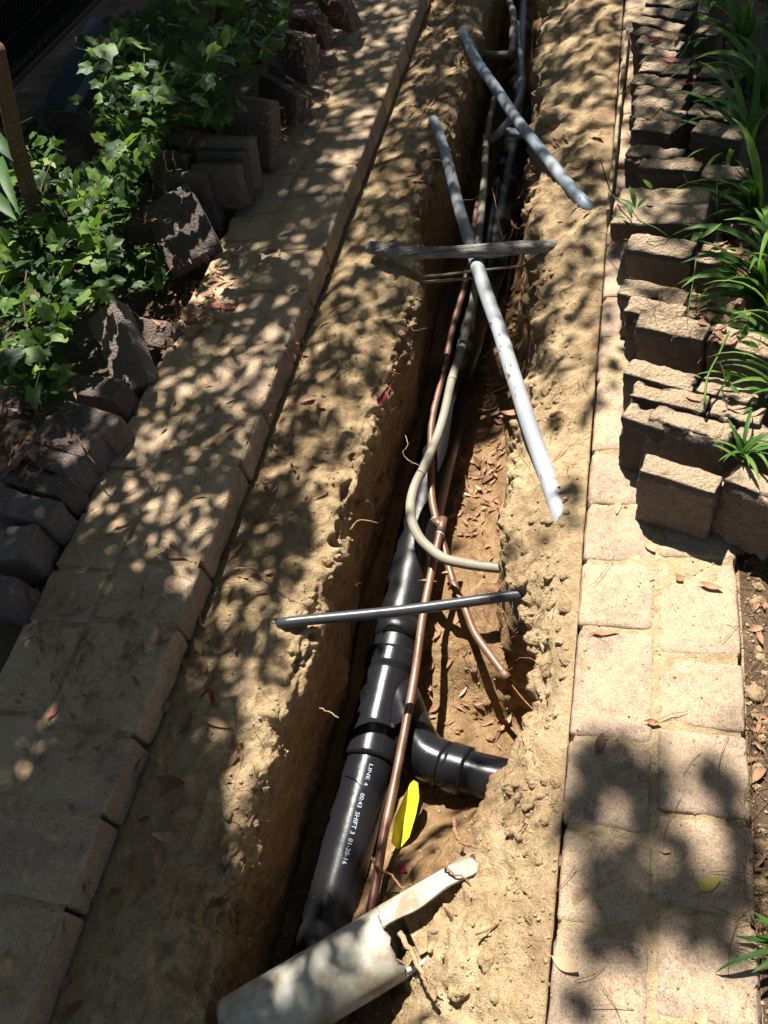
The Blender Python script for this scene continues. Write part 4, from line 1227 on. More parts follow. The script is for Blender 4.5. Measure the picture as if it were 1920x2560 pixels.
def in_poly(x, y, poly):
    c = False; j = len(poly) - 1
    for i in range(len(poly)):
        xi, yi = poly[i]; xj, yj = poly[j]
        if (yi > y) != (yj > y) and x < (xj - xi) * (y - yi) / (yj - yi) + xi: c = not c
        j = i
    return c
def rect(a, b, c, d): return [(a, b), (c, b), (c, d), (a, d)]
zones = [
 ([(790,40),(860,60),(800,330),(720,420),(690,330)], 25, 'pale', 'curled tan leaf on the far left path', .85),
 (rect(460,560,800,900), 14, 'dead', 'loose dry leaf on the sunlit middle of the left path', .8),
 ([(60,1480),(330,1480),(460,1600),(330,1900),(60,2000)], 14, 'dead', 'dull leaf in the shaded lower part of the left path', 1),
 ([(620,1000),(800,700),(900,760),(860,1200),(560,1500)], 14, 'dead', 'reddish leaf on the sandy left shoulder', .9),
 ([(420,1800),(640,1800),(560,2400),(250,2560),(260,2300)], 14, 'dead', 'brown leaf on the shaded sand below the left path', 1),
 ([(1265,470),(1335,440),(1310,620),(1255,620)], 16, 'dead', 'rust leaf in the far trench bottom above the log', .95),
 ([(1225,700),(1310,680),(1290,900),(1225,880)], 16, 'dead', 'rust leaf in the trench bottom just below the log', .95),
 ([(1215,860),(1262,860),(1290,1060),(1215,1060)], 20, 'dead', 'rust leaf on the lit trench bottom beside the drain', 1),
 ([(1165,1120),(1240,1120),(1250,1300),(1130,1300)], 20, 'dead', 'rust leaf heaped on the mid trench floor', 1),
 ([(1110,1330),(1250,1330),(1200,1520),(1120,1520)], 12, 'dead', 'dry leaf on the trench floor around the conduit bend', .9),
 ([(1050,1640),(1280,1640),(1290,1860),(1060,1850)], 12, 'dead', 'dry leaf on the lit trench floor near the side pipe', .9),
 ([(1065,60),(1130,60),(1150,260),(1060,420),(1030,260)], 22, 'dead', 'orange leaf on the far left bank', .8),
 ([(1020,400),(1100,380),(1120,420),(1070,560),(1020,560)], 14, 'dead', 'orange leaf by the upper end of the light grey pipe', .9),
 ([(430,700),(560,640),(570,780),(480,860),(400,830)], 18, 'pale', 'brown leaf heaped by the tipped brick', 1),
 ([(1390,320),(1500,320),(1470,560),(1370,560)], 12, 'dead', 'rust leaf on the right bank near the blue stained pipe', .85),
 ([(1780,560),(1900,590),(1900,690),(1790,640)], 12, 'dead', 'orange leaf right of the flat-lying brick', 1),
 (rect(1880,1420,1919,2300), 8, 'dead', 'leaf scrap on the dark soil at the right edge', .9),
 ([(620,60),(760,100),(740,190),(620,130)], 16, 'pale', 'dry leaf piled on the far left bricks', .9),
 ([(40,1080),(190,1060),(140,1200),(30,1210)], 8, 'pale', 'dry leaf caught on the left brick row', .9),
]
ORD = ['', 'second', 'third', 'fourth', 'fifth', 'sixth', 'seventh', 'eighth', 'ninth', 'tenth', 'eleventh', 'twelfth', 'thirteenth', 'fourteenth', 'fifteenth', 'sixteenth', 'seventeenth', 'eighteenth', 'nineteenth', 'twentieth', 'twenty-first', 'twenty-second', 'twenty-third', 'twenty-fourth', 'twenty-fifth', 'twenty-sixth']
cnt = 0
for poly, n, kind, lab, sc in zones:
    xs = [p[0] for p in poly]; ys_ = [p[1] for p in poly]
    pts_ = []; tries = 0
    while len(pts_) < n and tries < 4000:
        tries += 1
        x, y = random.uniform(min(xs), max(xs)), random.uniform(min(ys_), max(ys_))
        if in_poly(x, y, poly): pts_.append((x, y))
    pts_.sort(key=lambda q: q[1])
    k = 0
    for x, y in pts_:
        me = random.choice(dead_meshes if kind == 'dead' else pale_meshes)
        if put_leaf(me, x, y, random.uniform(0, 6.28), random.uniform(.003, .010), .35, sc * random.choice((.45, .6, .75, .9, 1.0, 1.15)), label=lab + ', ' + (ORD[k] + ' farthest' if k else 'farthest') + ' of its patch', group='fallen leaves'):
            k += 1; cnt += 1

def join_soup(name, items, mat, smooth=True):
    """items: list of (mesh, matrix)"""
    VV, FF, n0 = [], [], 0
    cache = {}
    for me, mx in items:
        if me.name not in cache:
            v = np.empty(len(me.vertices) * 3); me.vertices.foreach_get('co', v)
            cache[me.name] = (v.reshape(-1, 3), [tuple(p.vertices) for p in me.polygons])
        v, f = cache[me.name]
        m = np.array(mx)
        VV.append(v @ m[:3, :3].T + m[:3, 3])
        FF += [tuple(q + n0 for q in p) for p in f]
        n0 += len(v)
    me = bpy.data.meshes.new(name)
    me.from_pydata(np.concatenate(VV).tolist(), [], FF)
    if smooth: me.polygons.foreach_set('use_smooth', [True] * len(me.polygons))
    me.materials.append(mat)
    return me

# leaf litter, needles, clods
def scatter(poly, n, fn):
    xs = [p[0] for p in poly]; ys_ = [p[1] for p in poly]
    k = 0; tr = 0
    while k < n and tr < n * 6:
        tr += 1
        x, y = random.uniform(min(xs), max(xs)), random.uniform(min(ys_), max(ys_))
        if not in_poly(x, y, poly): continue
        loc, nrm, ob = cast(x, y)
        if loc is None or (loc - Vector((0, 0, CAM_H))).length > 7: continue
        fn(loc, nrm, ob); k += 1
litter = []
def f_lit(loc, nrm, ob):
    n = (nrm + Vector((random.uniform(-.6, .6), random.uniform(-.6, .6), .4))).normalized()
    q = (n.to_track_quat('Z', 'Y') @ Quaternion((0, 0, 1), random.uniform(0, 6.28))).to_matrix().to_4x4()
    litter.append((random.choice(dead_meshes), Matrix.Translation(loc + nrm * .005) @ q @ Matrix.Scale(random.uniform(.3, .75), 4)))
for poly, n in (([(790,0),(900,0),(800,330),(700,440),(650,330)], 190), ([(1050,0),(1160,0),(1150,260),(1060,460),(1010,260)], 150), ([(1250,420),(1350,400),(1310,640),(1245,640)], 90),
                ([(1210,680),(1320,680),(1290,1060),(1200,1060)], 120), ([(1130,1080),(1260,1100),(1250,1340),(1100,1340)], 110), ([(1060,1350),(1260,1450),(1250,1880),(1050,1880)], 26),
                ([(400,640),(600,640),(560,800),(440,880),(380,840)], 120), ([(1780,540),(1920,560),(1920,720),(1790,660)], 90), ([(600,0),(900,0),(780,160),(600,140)], 130),
                ([(1700,760),(1900,740),(1919,860),(1800,860)], 30), ([(200,200),(640,100),(600,330),(300,460)], 160), ([(0,880),(200,900),(180,1150),(0,1250)], 90), (rect(1870,1400,1919,2400), 16),
                ([(60,1480),(400,1480),(300,1900),(40,2000)], 40), ([(450,880),(700,600),(900,620),(800,1300),(300,2200),(120,2400)], 90)):
    scatter(poly, n, f_lit)
o = link('leaf_litter', join_soup('leaf_litter', litter, M['dead'])); tag(o, 'crumbled small leaf scraps over ground, bricks and trench floor', 'leaf litter', kind='stuff')
nme = []
for L_ in (.06, .09, .045):
    v, f = tube_vf(catmull([Vector((0, -L_ / 2, 0)), Vector((L_ * .06, 0, .004)), Vector((0, L_ / 2, 0))], 3), .0006, 3, False)
    nme.append(mesh_np('needle', v, f))
needles = []
def f_ndl(loc, nrm, ob):
    q = (nrm.to_track_quat('Z', 'Y') @ Quaternion((0, 0, 1), random.uniform(0, 6.28))).to_matrix().to_4x4()
    needles.append((random.choice(nme), Matrix.Translation(loc + nrm * random.uniform(.001, .006)) @ q @ Matrix.Rotation(random.uniform(-.2, .2), 4, 'X')))
for poly, n in (([(450,880),(700,560),(850,560),(500,1500),(100,2000),(100,1500)], 150), ([(1400,1350),(1860,1380),(1900,2560),(1380,2560)], 18), ([(500,1500),(700,900),(850,800),(800,1300),(600,2200),(300,2500)], 70),
                ([(1180,1100),(1260,1120),(1250,1600),(1060,1900)], 60), ([(1600,740),(1900,760),(1900,900),(1700,860)], 60), (rect(1860,1400,1919,2400), 90), ([(0,1000),(200,950),(180,1250),(0,1250)], 50), ([(1380,300),(1500,300),(1480,1200),(1330,1200)], 50), ([(350,600),(600,640),(500,900),(300,800)], 70)):
    scatter(poly, n, f_ndl)
o = link('pine_needles', join_soup('pine_needles', needles, M['root'])); tag(o, 'thin brown pine needles strewn over paths, sand and bricks', 'pine needles', kind='stuff')
cl = []
for s_ in range(4):
    bm = bmesh.new(); bmesh.ops.create_icosphere(bm, subdivisions=1, radius=1)
    for v in bm.verts: v.co *= random.uniform(.7, 1.15); v.co.z *= .75
    me = bpy.data.meshes.new('clod'); bm.to_mesh(me); bm.free(); cl.append(me)
clods, stones = [], []
SKIP = ('ground',)
def f_clod(loc, nrm, ob):
    nm = ob.name.split('.')[0]
    if nm not in ('ground', 'left_path', 'right_path', 'paver'): return
    if nm == 'paver' and random.random() < .6: return
    s = (.0008 + .0022 * random.random() ** 3) if nm == 'paver' else (.0008 + .0042 * random.random() ** 5)
    m = Matrix.Translation(loc + nrm * s * .3) @ Matrix.Rotation(random.uniform(0, 6), 4, 'Z') @ Matrix.Rotation(random.uniform(0, 6), 4, 'X') @ Matrix.Scale(s, 4)
    (stones if random.random() < .05 and nm != 'paver' else clods).append((random.choice(cl), m))
trench_poly = [(250,2560),(700,900),(1000,100),(1060,0),(1560,0),(1500,800),(1400,1500),(1380,2560)]
scatter(trench_poly, 8000, f_clod)
scatter([(1560,1200),(1860,1380),(1900,2560),(1380,2560),(1450,1400)], 900, f_clod)
scatter([(780,0),(1060,0),(520,1400),(60,2560),(0,2560),(300,1200)], 1800, f_clod)
scatter(rect(1860,1380,1919,2560), 900, f_clod)
o = link('sand_crumbs', join_soup('sand_crumbs', clods, M['dry_sand'])); tag(o, 'crumbs and small clods of sand along trench lips and paths', 'sand crumbs', kind='stuff')
M['stone'] = make_pipe('pebble', (0.17, 0.165, 0.16), .8, .3, amt=.45, tint=(.36, .33, .29))
o = link('pebbles', join_soup('pebbles', stones, M['stone'])); tag(o, 'small grey pebbles embedded in the dug sand', 'pebbles', kind='stuff')
# fine hair roots on the trench lips
hr = []
chunks = []
def f_chunk(loc, nrm, ob):
    if ob.name.split('.')[0] != 'ground': return
    s_ = random.uniform(.005, .013) * random.choice((1, 1, 1.5))
    m = Matrix.Translation(loc - nrm * s_ * .1) @ Matrix.Rotation(random.uniform(0, 6), 4, 'Z') @ Matrix.Rotation(random.uniform(0, 6), 4, 'X') @ Matrix.Diagonal((s_, s_ * random.uniform(.6, 1), s_ * random.uniform(.5, .9), 1))
    chunks.append((random.choice(cl2), m))
cl2 = []
for s_ in range(5):
    bm = bmesh.new(); bmesh.ops.create_icosphere(bm, subdivisions=3, radius=1)
    for v in bm.verts:
        q = np.array([[*v.co]]) * 1.6 + s_ * 5
        v.co *= 1 + .45 * float(perlin(q)[0]) + .18 * float(perlin(q * 3)[0])
    me = bpy.data.meshes.new('chunk'); bm.to_mesh(me); bm.free(); cl2.append(me)
for poly, n in (([(760,1720),(700,1700),(850,1250),(960,1180),(990,700),(1040,680),(1060,900),(960,1300),(850,1500)], 40), ([(1260,1950),(1420,1950),(1400,2180),(1260,2130)], 34), ([(1290,1180),(1420,1180),(1420,1700),(1380,1880),(1300,1480)], 34),
                ([(560,2000),(680,1900),(640,2200),(540,2500)], 40), ([(1000,2150),(1350,2150),(1350,2560),(1000,2560)], 12), ([(1080,1500),(1260,1500),(1280,1850),(1080,1850)], 14), ([(1340,600),(1440,600),(1400,1100),(1320,1000)], 40), ([(1120,60),(1180,60),(1180,500),(1100,560)], 40), ([(1880,1420),(1919,1420),(1919,2400),(1890,2400)], 30)):
    scatter(poly, n, f_chunk)
o = link('soil_clods', join_soup('soil_clods', chunks, M['sand'])); tag(o, 'broken clods of sandy soil lying along both trench lips', 'soil clods', kind='stuff')
def f_hair(loc, nrm, ob):
    L_ = random.uniform(.015, .06)
    d = (nrm + Vector((random.uniform(-1, 1), random.uniform(-1, 1), random.uniform(-1.2, .3)))).normalized()
    p = [loc]
    for _ in range(5):
        d = (d + Vector((random.uniform(-.6, .6), random.uniform(-.6, .6), random.uniform(-.7, .4)))).normalized()
        p.append(p[-1] + d * L_ / 5)
    v, f = tube_vf(p, [.0009, .0008, .0008, .0006, .0005, .0003], 3, False)
    hr.append((mesh_np('h', v, f), Matrix.Identity(4)))
for poly, n in (([(850,1250),(930,950),(1010,700),(1060,640),(1060,800),(950,1200),(820,1700),(760,1900)], 70), ([(1310,640),(1400,640),(1380,900),(1340,1250),(1420,1500),(1330,2050),(1230,2150),(1280,1500),(1290,1000)], 120), ([(1100,100),(1190,100),(1200,500),(1100,560)], 30), ([(480,2100),(660,1900),(640,2400),(520,2500)], 36)):
    scatter(poly, n, f_hair)
o = link('hair_roots', join_soup('hair_roots', hr, M['root'])); tag(o, 'fine hair roots hanging from the cut trench edges', 'hair roots', kind='stuff')

# ------------------------------------------------------------------ ivy
ivys = [ivy_mesh('leaf', .074, .12, 1), ivy_mesh('leaf', .084, .2, 2), ivy_mesh('leaf', .064, .05, 3), ivy_mesh('leaf', .078, .3, 4)]
for m_ in ivys: m_.materials.append(M['ivy'])
def ivy_patch(name, label, polys, nparts, nstuff, stems, bias, big=()):
    root_ = bpy.data.objects.new(name, None); C.objects.link(root_)
    tag(root_, label, 'ivy')
    items = []
    tot = sum(w for _, w, _, _, _ in polys)
    def one(poly, z0, z1, sc):
        xs = [p[0] for p in poly]; ys_ = [p[1] for p in poly]
        while True:
            x, y = random.uniform(min(xs), max(xs)), random.uniform(min(ys_), max(ys_))
            if in_poly(x, y, poly): break
        z = z0 + (z1 - z0) * random.random() ** .8
        loc = P(x, y, z)
        n = Vector((random.gauss(bias[0], .45), random.gauss(bias[1], .45), random.uniform(.5, 1))).normalized()
        q = (n.to_track_quat('Z', 'Y') @ Quaternion((0, 0, 1), random.uniform(0, 6.28))).to_matrix().to_4x4()
        return Matrix.Translation(loc) @ q @ Matrix.Scale(sc * random.uniform(.7, 1.35), 4)
    for poly, w, z0, z1, sc in polys:
        for k in range(int(nparts * w / tot)):
            o = link('leaf', random.choice(ivys), parent=root_); o.matrix_world = one(poly, z0 + (z1 - z0) * .35, z1, sc)
        for k in range(int(nstuff * w / tot)):
            items.append((random.choice(ivys), one(poly, z0, z1 * .8, sc * .9)))
    for x, y, z, s, r_, m in big:
        o = link('leaf', ivys[m], parent=root_)
        o.matrix_world = Matrix.Translation(P(x, y, z)) @ Matrix.Rotation(r_, 4, 'Z') @ Matrix.Rotation(.35, 4, 'X') @ Matrix.Scale(s, 4)
    o = link('foliage', join_soup('foliage', items, M['ivy']), parent=root_); o['kind'] = 'stuff'
    for pts, r0, r1 in stems:
        path = pth(pts, 5)
        link('stem', tube_mesh('stem', path, [r0 + (r1 - r0) * k / (len(path) - 1) for k in range(len(path))], 8), M['stem'], root_)
    return root_
ivy_patch('ivy_plant', 'bright sunlit ivy spreading over bricks at the left edge', [
    ([(0,300),(60,290),(160,350),(180,470),(290,480),(250,600),(0,640)], 1.25, .06, .32, .95),
    ([(150,430),(280,420),(380,450),(320,560),(200,600)], .8, .05, .22, .9),
    ([(0,600),(240,560),(300,640),(270,760),(0,800)], 1.5, .04, .28, 1.0),
    ([(240,600),(400,620),(420,700),(330,730),(250,700)], .55, .0, .10, .85),
    ([(0,760),(180,760),(170,900),(130,1000),(0,960)], .8, .05, .24, 1.0)], 290, 480,
    [([(60,900,0),(110,800,.1),(140,650,.18),(100,500,.25),(130,400,.3)], .004, .002), ([(120,1000,0),(100,880,.1),(60,760,.2),(80,600,.25)], .004, .002), ([(200,620,.0),(180,560,.1),(120,460,.2),(70,380,.3)], .004, .002),
     ([(150,960,.05),(180,1060,.1),(230,1150,.09),(290,1185,.06),(360,1195,.02)], .0022, .0012), ([(330,700,.0),(280,660,.08),(200,640,.14),(110,660,.2)], .003, .0015), ([(70,1000,.0),(60,900,.08),(40,850,.14)], .006, .005)],
    (-.05, .05), big=[(85,950,.16,1.35,.3,0),(150,945,.18,1.15,-.5,1),(80,985,.14,1.0,.9,2),(160,990,.16,.95,2.6,3)])
ivy_patch('ivy_plant', 'shaded dark ivy mass hanging below the stems at top left', [
    ([(190,110),(300,40),(440,-20),(560,-20),(600,120),(560,230),(360,260),(240,220)], 2.2, .15, .55, .95),
    ([(240,200),(560,220),(640,280),(560,300),(420,310),(350,420),(300,480),(240,340)], 2.0, .06, .40, .9),
    ([(560,-20),(700,-20),(720,60),(680,150),(600,180)], .9, .2, .4, .9),
    ([(230,400),(330,380),(330,520),(260,520)], .6, .03, .22, .85)], 290, 700,
    [([(545,140,.1),(545,60,.3),(560,-60,.5)], .016, .014), ([(300,420,.0),(290,330,.15),(330,220,.3),(400,100,.45)], .005, .003), ([(480,300,.0),(470,200,.2),(440,60,.45)], .008, .004), ([(640,130,.18),(690,100,.2),(700,60,.24)], .002, .001)],
    (.15, -.1), big=[(205,100,.35,1.1,.4,0),(190,250,.25,1.1,1.2,1),(240,245,.25,1.05,-1.2,0),(650,30,.35,1.1,.6,2)])

# thick stems and broad leaves at the left edge
sh = bpy.data.objects.new('shrub', None); C.objects.link(sh)
tag(sh, 'brown stemmed shrub with broad yellow-green leaves at the left edge', 'shrub')
for pts, r0, r1 in (([(-10,120,.75),(20,260,.58),(50,400,.40),(85,520,.22),(120,640,.0)], .022, .026), ([(30,300,.5),(70,420,.34),(95,530,.18),(105,620,.02)], .010, .014)):
    path = pth(pts, 5)
    link('stem', tube_mesh('stem', path, [r0 + (r1 - r0) * k / (len(path) - 1) for k in range(len(path))], 12), M['stem'], sh)
for (x0, y0, z0), (x1, y1, z1), w in (((-10,370,.46),(36,520,.40),.035), ((-40,380,.42),(20,450,.38),.04), ((-60,300,.5),(40,400,.42),.05), ((-40,560,.3),(50,620,.2),.05), ((-50,740,.2),(60,790,.16),.035), ((-60,460,.4),(40,540,.36),.05)):
    a, b = P(x0, y0, z0), P(x1, y1, z1)
    me = leaf_mesh('broad_leaf', (b - a).length, w, -.3, .3, 10); me.materials.append(M['blade'])
    yv = (b - a).normalized(); n = Vector((.1, -.2, 1)); n -= yv * n.dot(yv); n.normalize(); xv = yv.cross(n); c = (a + b) / 2
    o = link('broad_leaf', me, parent=sh); o.matrix_world = Matrix(((xv.x, yv.x, n.x, c.x), (xv.y, yv.y, n.y, c.y), (xv.z, yv.z, n.z, c.z), (0, 0, 0, 1)))

# ------------------------------------------------------------------ strap-leaved plants on the right
def blade_mesh(L, W, droop, rise, tw=0.0, seg=9):
    V, F = [], []
    x = 0; z = 0; ang = rise
    for i in range(seg + 1):
        t = i / seg
        w = W * (min(1, .45 + t * 2.2)) * (1 - t ** 3.2) + .0004
        fx = math.sin(tw * t) * w * .5
        for s in (-1, 0, 1):
            V.append((x, s * w / 2 * math.cos(tw * t), z + (abs(s) * w * .22) + s * fx))
        ang -= droop / seg * (0.4 + 1.2 * t)
        x += math.cos(ang) * L / seg; z += math.sin(ang) * L / seg
    for i in range(seg):
        for k in range(2):
            a = i * 3 + k; F.append((a, a + 1, a + 4, a + 3))
    me = mesh_np('leaf', V, F); me.materials.append(M['blade'])
    return me
blades = [blade_mesh(.22, .019, 1.3, 1.1, .4), blade_mesh(.26, .017, 1.8, 1.25, -.5), blade_mesh(.18, .020, .9, .8, .3), blade_mesh(.30, .018, 2.1, 1.2, .6), blade_mesh(.13, .016, .6, 1.1, .2)]
def tuft(name, px, py, z, n, sc, label, az=None, cat='plant'):
    r_ = bpy.data.objects.new(name, None); C.objects.link(r_); r_.location = P(px, py, z)
    tag(r_, label, cat)
    for k in range(n):
        o = link('leaf', random.choice(blades), parent=r_)
        a = random.uniform(0, 6.283) if az is None else random.gauss(az[0], az[1])
        o.location = (random.uniform(-.012, .012) * sc, random.uniform(-.012, .012) * sc, random.uniform(-.005, .02))
        o.rotation_euler = (random.uniform(-.15, .15), random.uniform(-.5, .35), a)
        s = sc * random.uniform(.65, 1.1); o.scale = (s, s * 1.05, s)
    return r_
tuft('strap_leaf_plant', 1905, 775, .06, 26, 1.0, 'bright arching strap-leaf plant at the right edge over the long dark-faced brick', (3.2, .9))
tuft('strap_leaf_plant', 1945, 700, .05, 22, 1.1, 'upright strap-leaf plant just above the bright arching one', (2.7, .9))
tuft('strap_leaf_plant', 1855, 1145, .13, 20, .48, 'small bright tuft rooted on the brick at the right edge')
tuft('strap_leaf_plant', 1960, 1010, .10, 14, .8, 'strap leaves reaching in from the right edge above the small tuft', (3.1, .5))
tuft('strap_leaf_plant', 1935, 860, .08, 14, .8, 'strap leaves reaching in beside the long dark-faced brick', (3.2, .5))
tuft('strap_leaf_plant', 1985, 2370, -.02, 12, .5, 'green leaves at the right edge of the lowest pavers', (3.1, .9))
tuft('strap_leaf_plant', 1890, 560, .05, 24, 1.1, 'dark strap-leaf clump beside the orange litter', (3.0, 1.2))
tuft('strap_leaf_plant', 1860, 400, .05, 24, 1.2, 'shaded strap-leaf clump right of the flat-lying brick', (3.0, 1.2))
tuft('strap_leaf_plant', 1900, 270, .05, 24, 1.2, 'deep shaded strap-leaf clump at the upper right edge', (3.0, 1.3))
tuft('strap_leaf_plant', 1850, 130, .05, 24, 1.2, 'dark strap-leaf clump behind the farthest bricks', (3.0, 1.4))
tuft('strap_leaf_plant', 1800, 10, .05, 24, 1.1, 'strap-leaf clump at the top edge with bright tips', (3.3, 1.2))
tuft('strap_leaf_plant', 1935, 20, .05, 22, 1.3, 'strap-leaf clump in the top right corner', (3.0, 1.4))

# wiry weed runners over the bricks
wd = bpy.data.objects.new('weed', None); C.objects.link(wd)
tag(wd, 'wiry green weed with lance leaves sprawling over the flat-lying brick', 'weed')
for pts, r_ in (([(1500,395,.2),(1530,485,.16),(1575,520,.18),(1600,552,.18),(1640,570,.18),(1675,595,.16)], .0016), ([(1560,300,.12),(1620,300,.17),(1655,268,.2),(1680,262,.2)], .001),
                ([(1555,236,.1),(1590,205,.17),(1640,190,.18),(1665,170,.19),(1700,140,.19),(1725,100,.18),(1760,0,.3)], .0013), ([(1500,580,.05),(1550,596,.1),(1620,604,.17),(1680,596,.17)], .001),
                ([(1810,405,.2),(1795,430,.2),(1792,515,.19),(1800,540,.17)], .0015), ([(1710,436,.19),(1720,455,.19),(1760,460,.19),(1790,470,.19)], .001),
                ([(1782,510,.18),(1760,570,.17),(1720,590,.17),(1700,600,.16)], .0012), ([(1740,650,.2),(1730,720,.2),(1718,790,.18)], .0012), ([(1823,828,.24),(1800,880,.22),(1770,940,.2),(1762,1000,.19),(1761,1028,.16)], .0022), ([(1793,895,.21),(1808,925,.2),(1813,955,.19)], .001)):
    link('runner', tube_mesh('runner', pth(pts, 5), r_, 6), M['blade'], wd)
def lance(parent, a, b, w, mat='blade', name='leaf'):
    A, B = P(*a), P(*b)
    me = leaf_mesh(name, (B - A).length, w, -.25, .3, 8, stalk=False); me.materials.append(M[mat])
    yv = (B - A).normalized(); n = Vector((random.uniform(-.3, .3), -.5, 1)); n -= yv * n.dot(yv); n.normalize(); xv = yv.cross(n); c = (A + B) / 2
    o = link(name, me, parent=parent); o.matrix_world = Matrix(((xv.x, yv.x, n.x, c.x), (xv.y, yv.y, n.y, c.y), (xv.z, yv.z, n.z, c.z), (0, 0, 0, 1)))
for a, b, w in (((1590,520,.19),(1575,464,.24),.014), ((1590,518,.19),(1548,495,.2),.010), ((1592,518,.19),(1622,488,.21),.010), ((1580,545,.18),(1568,500,.2),.011), ((1564,545,.18),(1536,542,.18),.008), ((1632,472,.19),(1608,448,.21),.012), ((1792,505,.19),(1772,482,.2),.007), ((1794,500,.19),(1828,465,.21),.008),
                ((1726,606,.17),(1757,578,.18),.016), ((1750,595,.18),(1805,556,.2),.011), ((1733,118,.2),(1752,100,.22),.012), ((1862,660,.2),(1832,646,.2),.012), ((1815,956,.19),(1826,924,.22),.010), ((1818,958,.19),(1850,985,.18),.009), ((1812,960,.19),(1800,978,.18),.007),
                ((1856,855,.22),(1900,868,.2),.012), ((1854,850,.22),(1870,812,.25),.013), ((1854,855,.22),(1842,840,.24),.010), ((1590,205,.17),(1600,198,.18),.006), ((1548,238,.12),(1560,228,.13),.006)):
    lance(wd, a, b, w)

# ------------------------------------------------------------------ shade tree: throws the dapples
GRID = np.array([
 [9.6,9.6,9.6,9.6,8.8,7.4,7.4,9,7,5,7,9.4], [9.6,9.6,9.6,9.6,9.3,7.4,6.4,7,6,5,6,9.4], [7.8,6.8,8.8,9.5,9,7.9,7.4,7,5,4.5,6,9.4], [1,1,3.8,9.3,9.3,6.4,7.4,6,5,5,5,8.5],
 [1,1,3.8,7.3,7.8,4.9,7.4,6.5,4.5,4.5,4,4], [5.8,4.8,8.8,8.3,6.8,6.9,5.4,7,4,2,2,2], [7.8,6.8,7.8,7.8,6.8,6.4,7.4,5,4,1,0,0], [8.8,7.8,7.3,7.6,7.3,4.9,5.4,5,4,0,0,0],
 [9.5,8.3,7.3,6.8,6.8,6.4,4.4,1,2,0,0,0], [9.6,9.3,8.8,6.8,6.8,5.4,3.4,0,0,0,0,0], [9.7,9.5,9.2,8.8,6.3,5.4,3.4,0,0,0,0,0], [9.7,9.7,9.5,9.3,5.8,5.4,4.4,0,0,1,1,1],
 [9.7,9.7,9.6,9,7.3,5.4,3.4,0,0,4,4,3], [9.7,9.7,9.7,9.5,7.3,5.4,3.4,0,0,4,4,3], [9.7,9.7,9.7,9.6,8.3,6.4,5.4,1,0,5,5,4], [9.7,9.6,9.7,9.7,9.3,5.4,4.4,2,0,2,1,1]]) / 10.0
def dens(x, y):
    """x,y photograph px arrays -> wanted shade 0..1"""
    gx = np.clip(x / 160.0 - .5, 0, 10.999); gy = np.clip(y / 160.0 - .5, 0, 14.999)
    i, j = gx.astype(int), gy.astype(int); fx, fy = gx - i, gy - j
    d = (GRID[j, i] * (1 - fx) * (1 - fy) + GRID[j, i + 1] * fx * (1 - fy) + GRID[j + 1, i] * (1 - fx) * fy + GRID[j + 1, i + 1] * fx * fy)
    return d
LITF = [[(1010,1350),(1290,1180),(1300,1500),(1380,1560),(1250,1900),(1180,2130),(950,2100),(1000,1700)]]
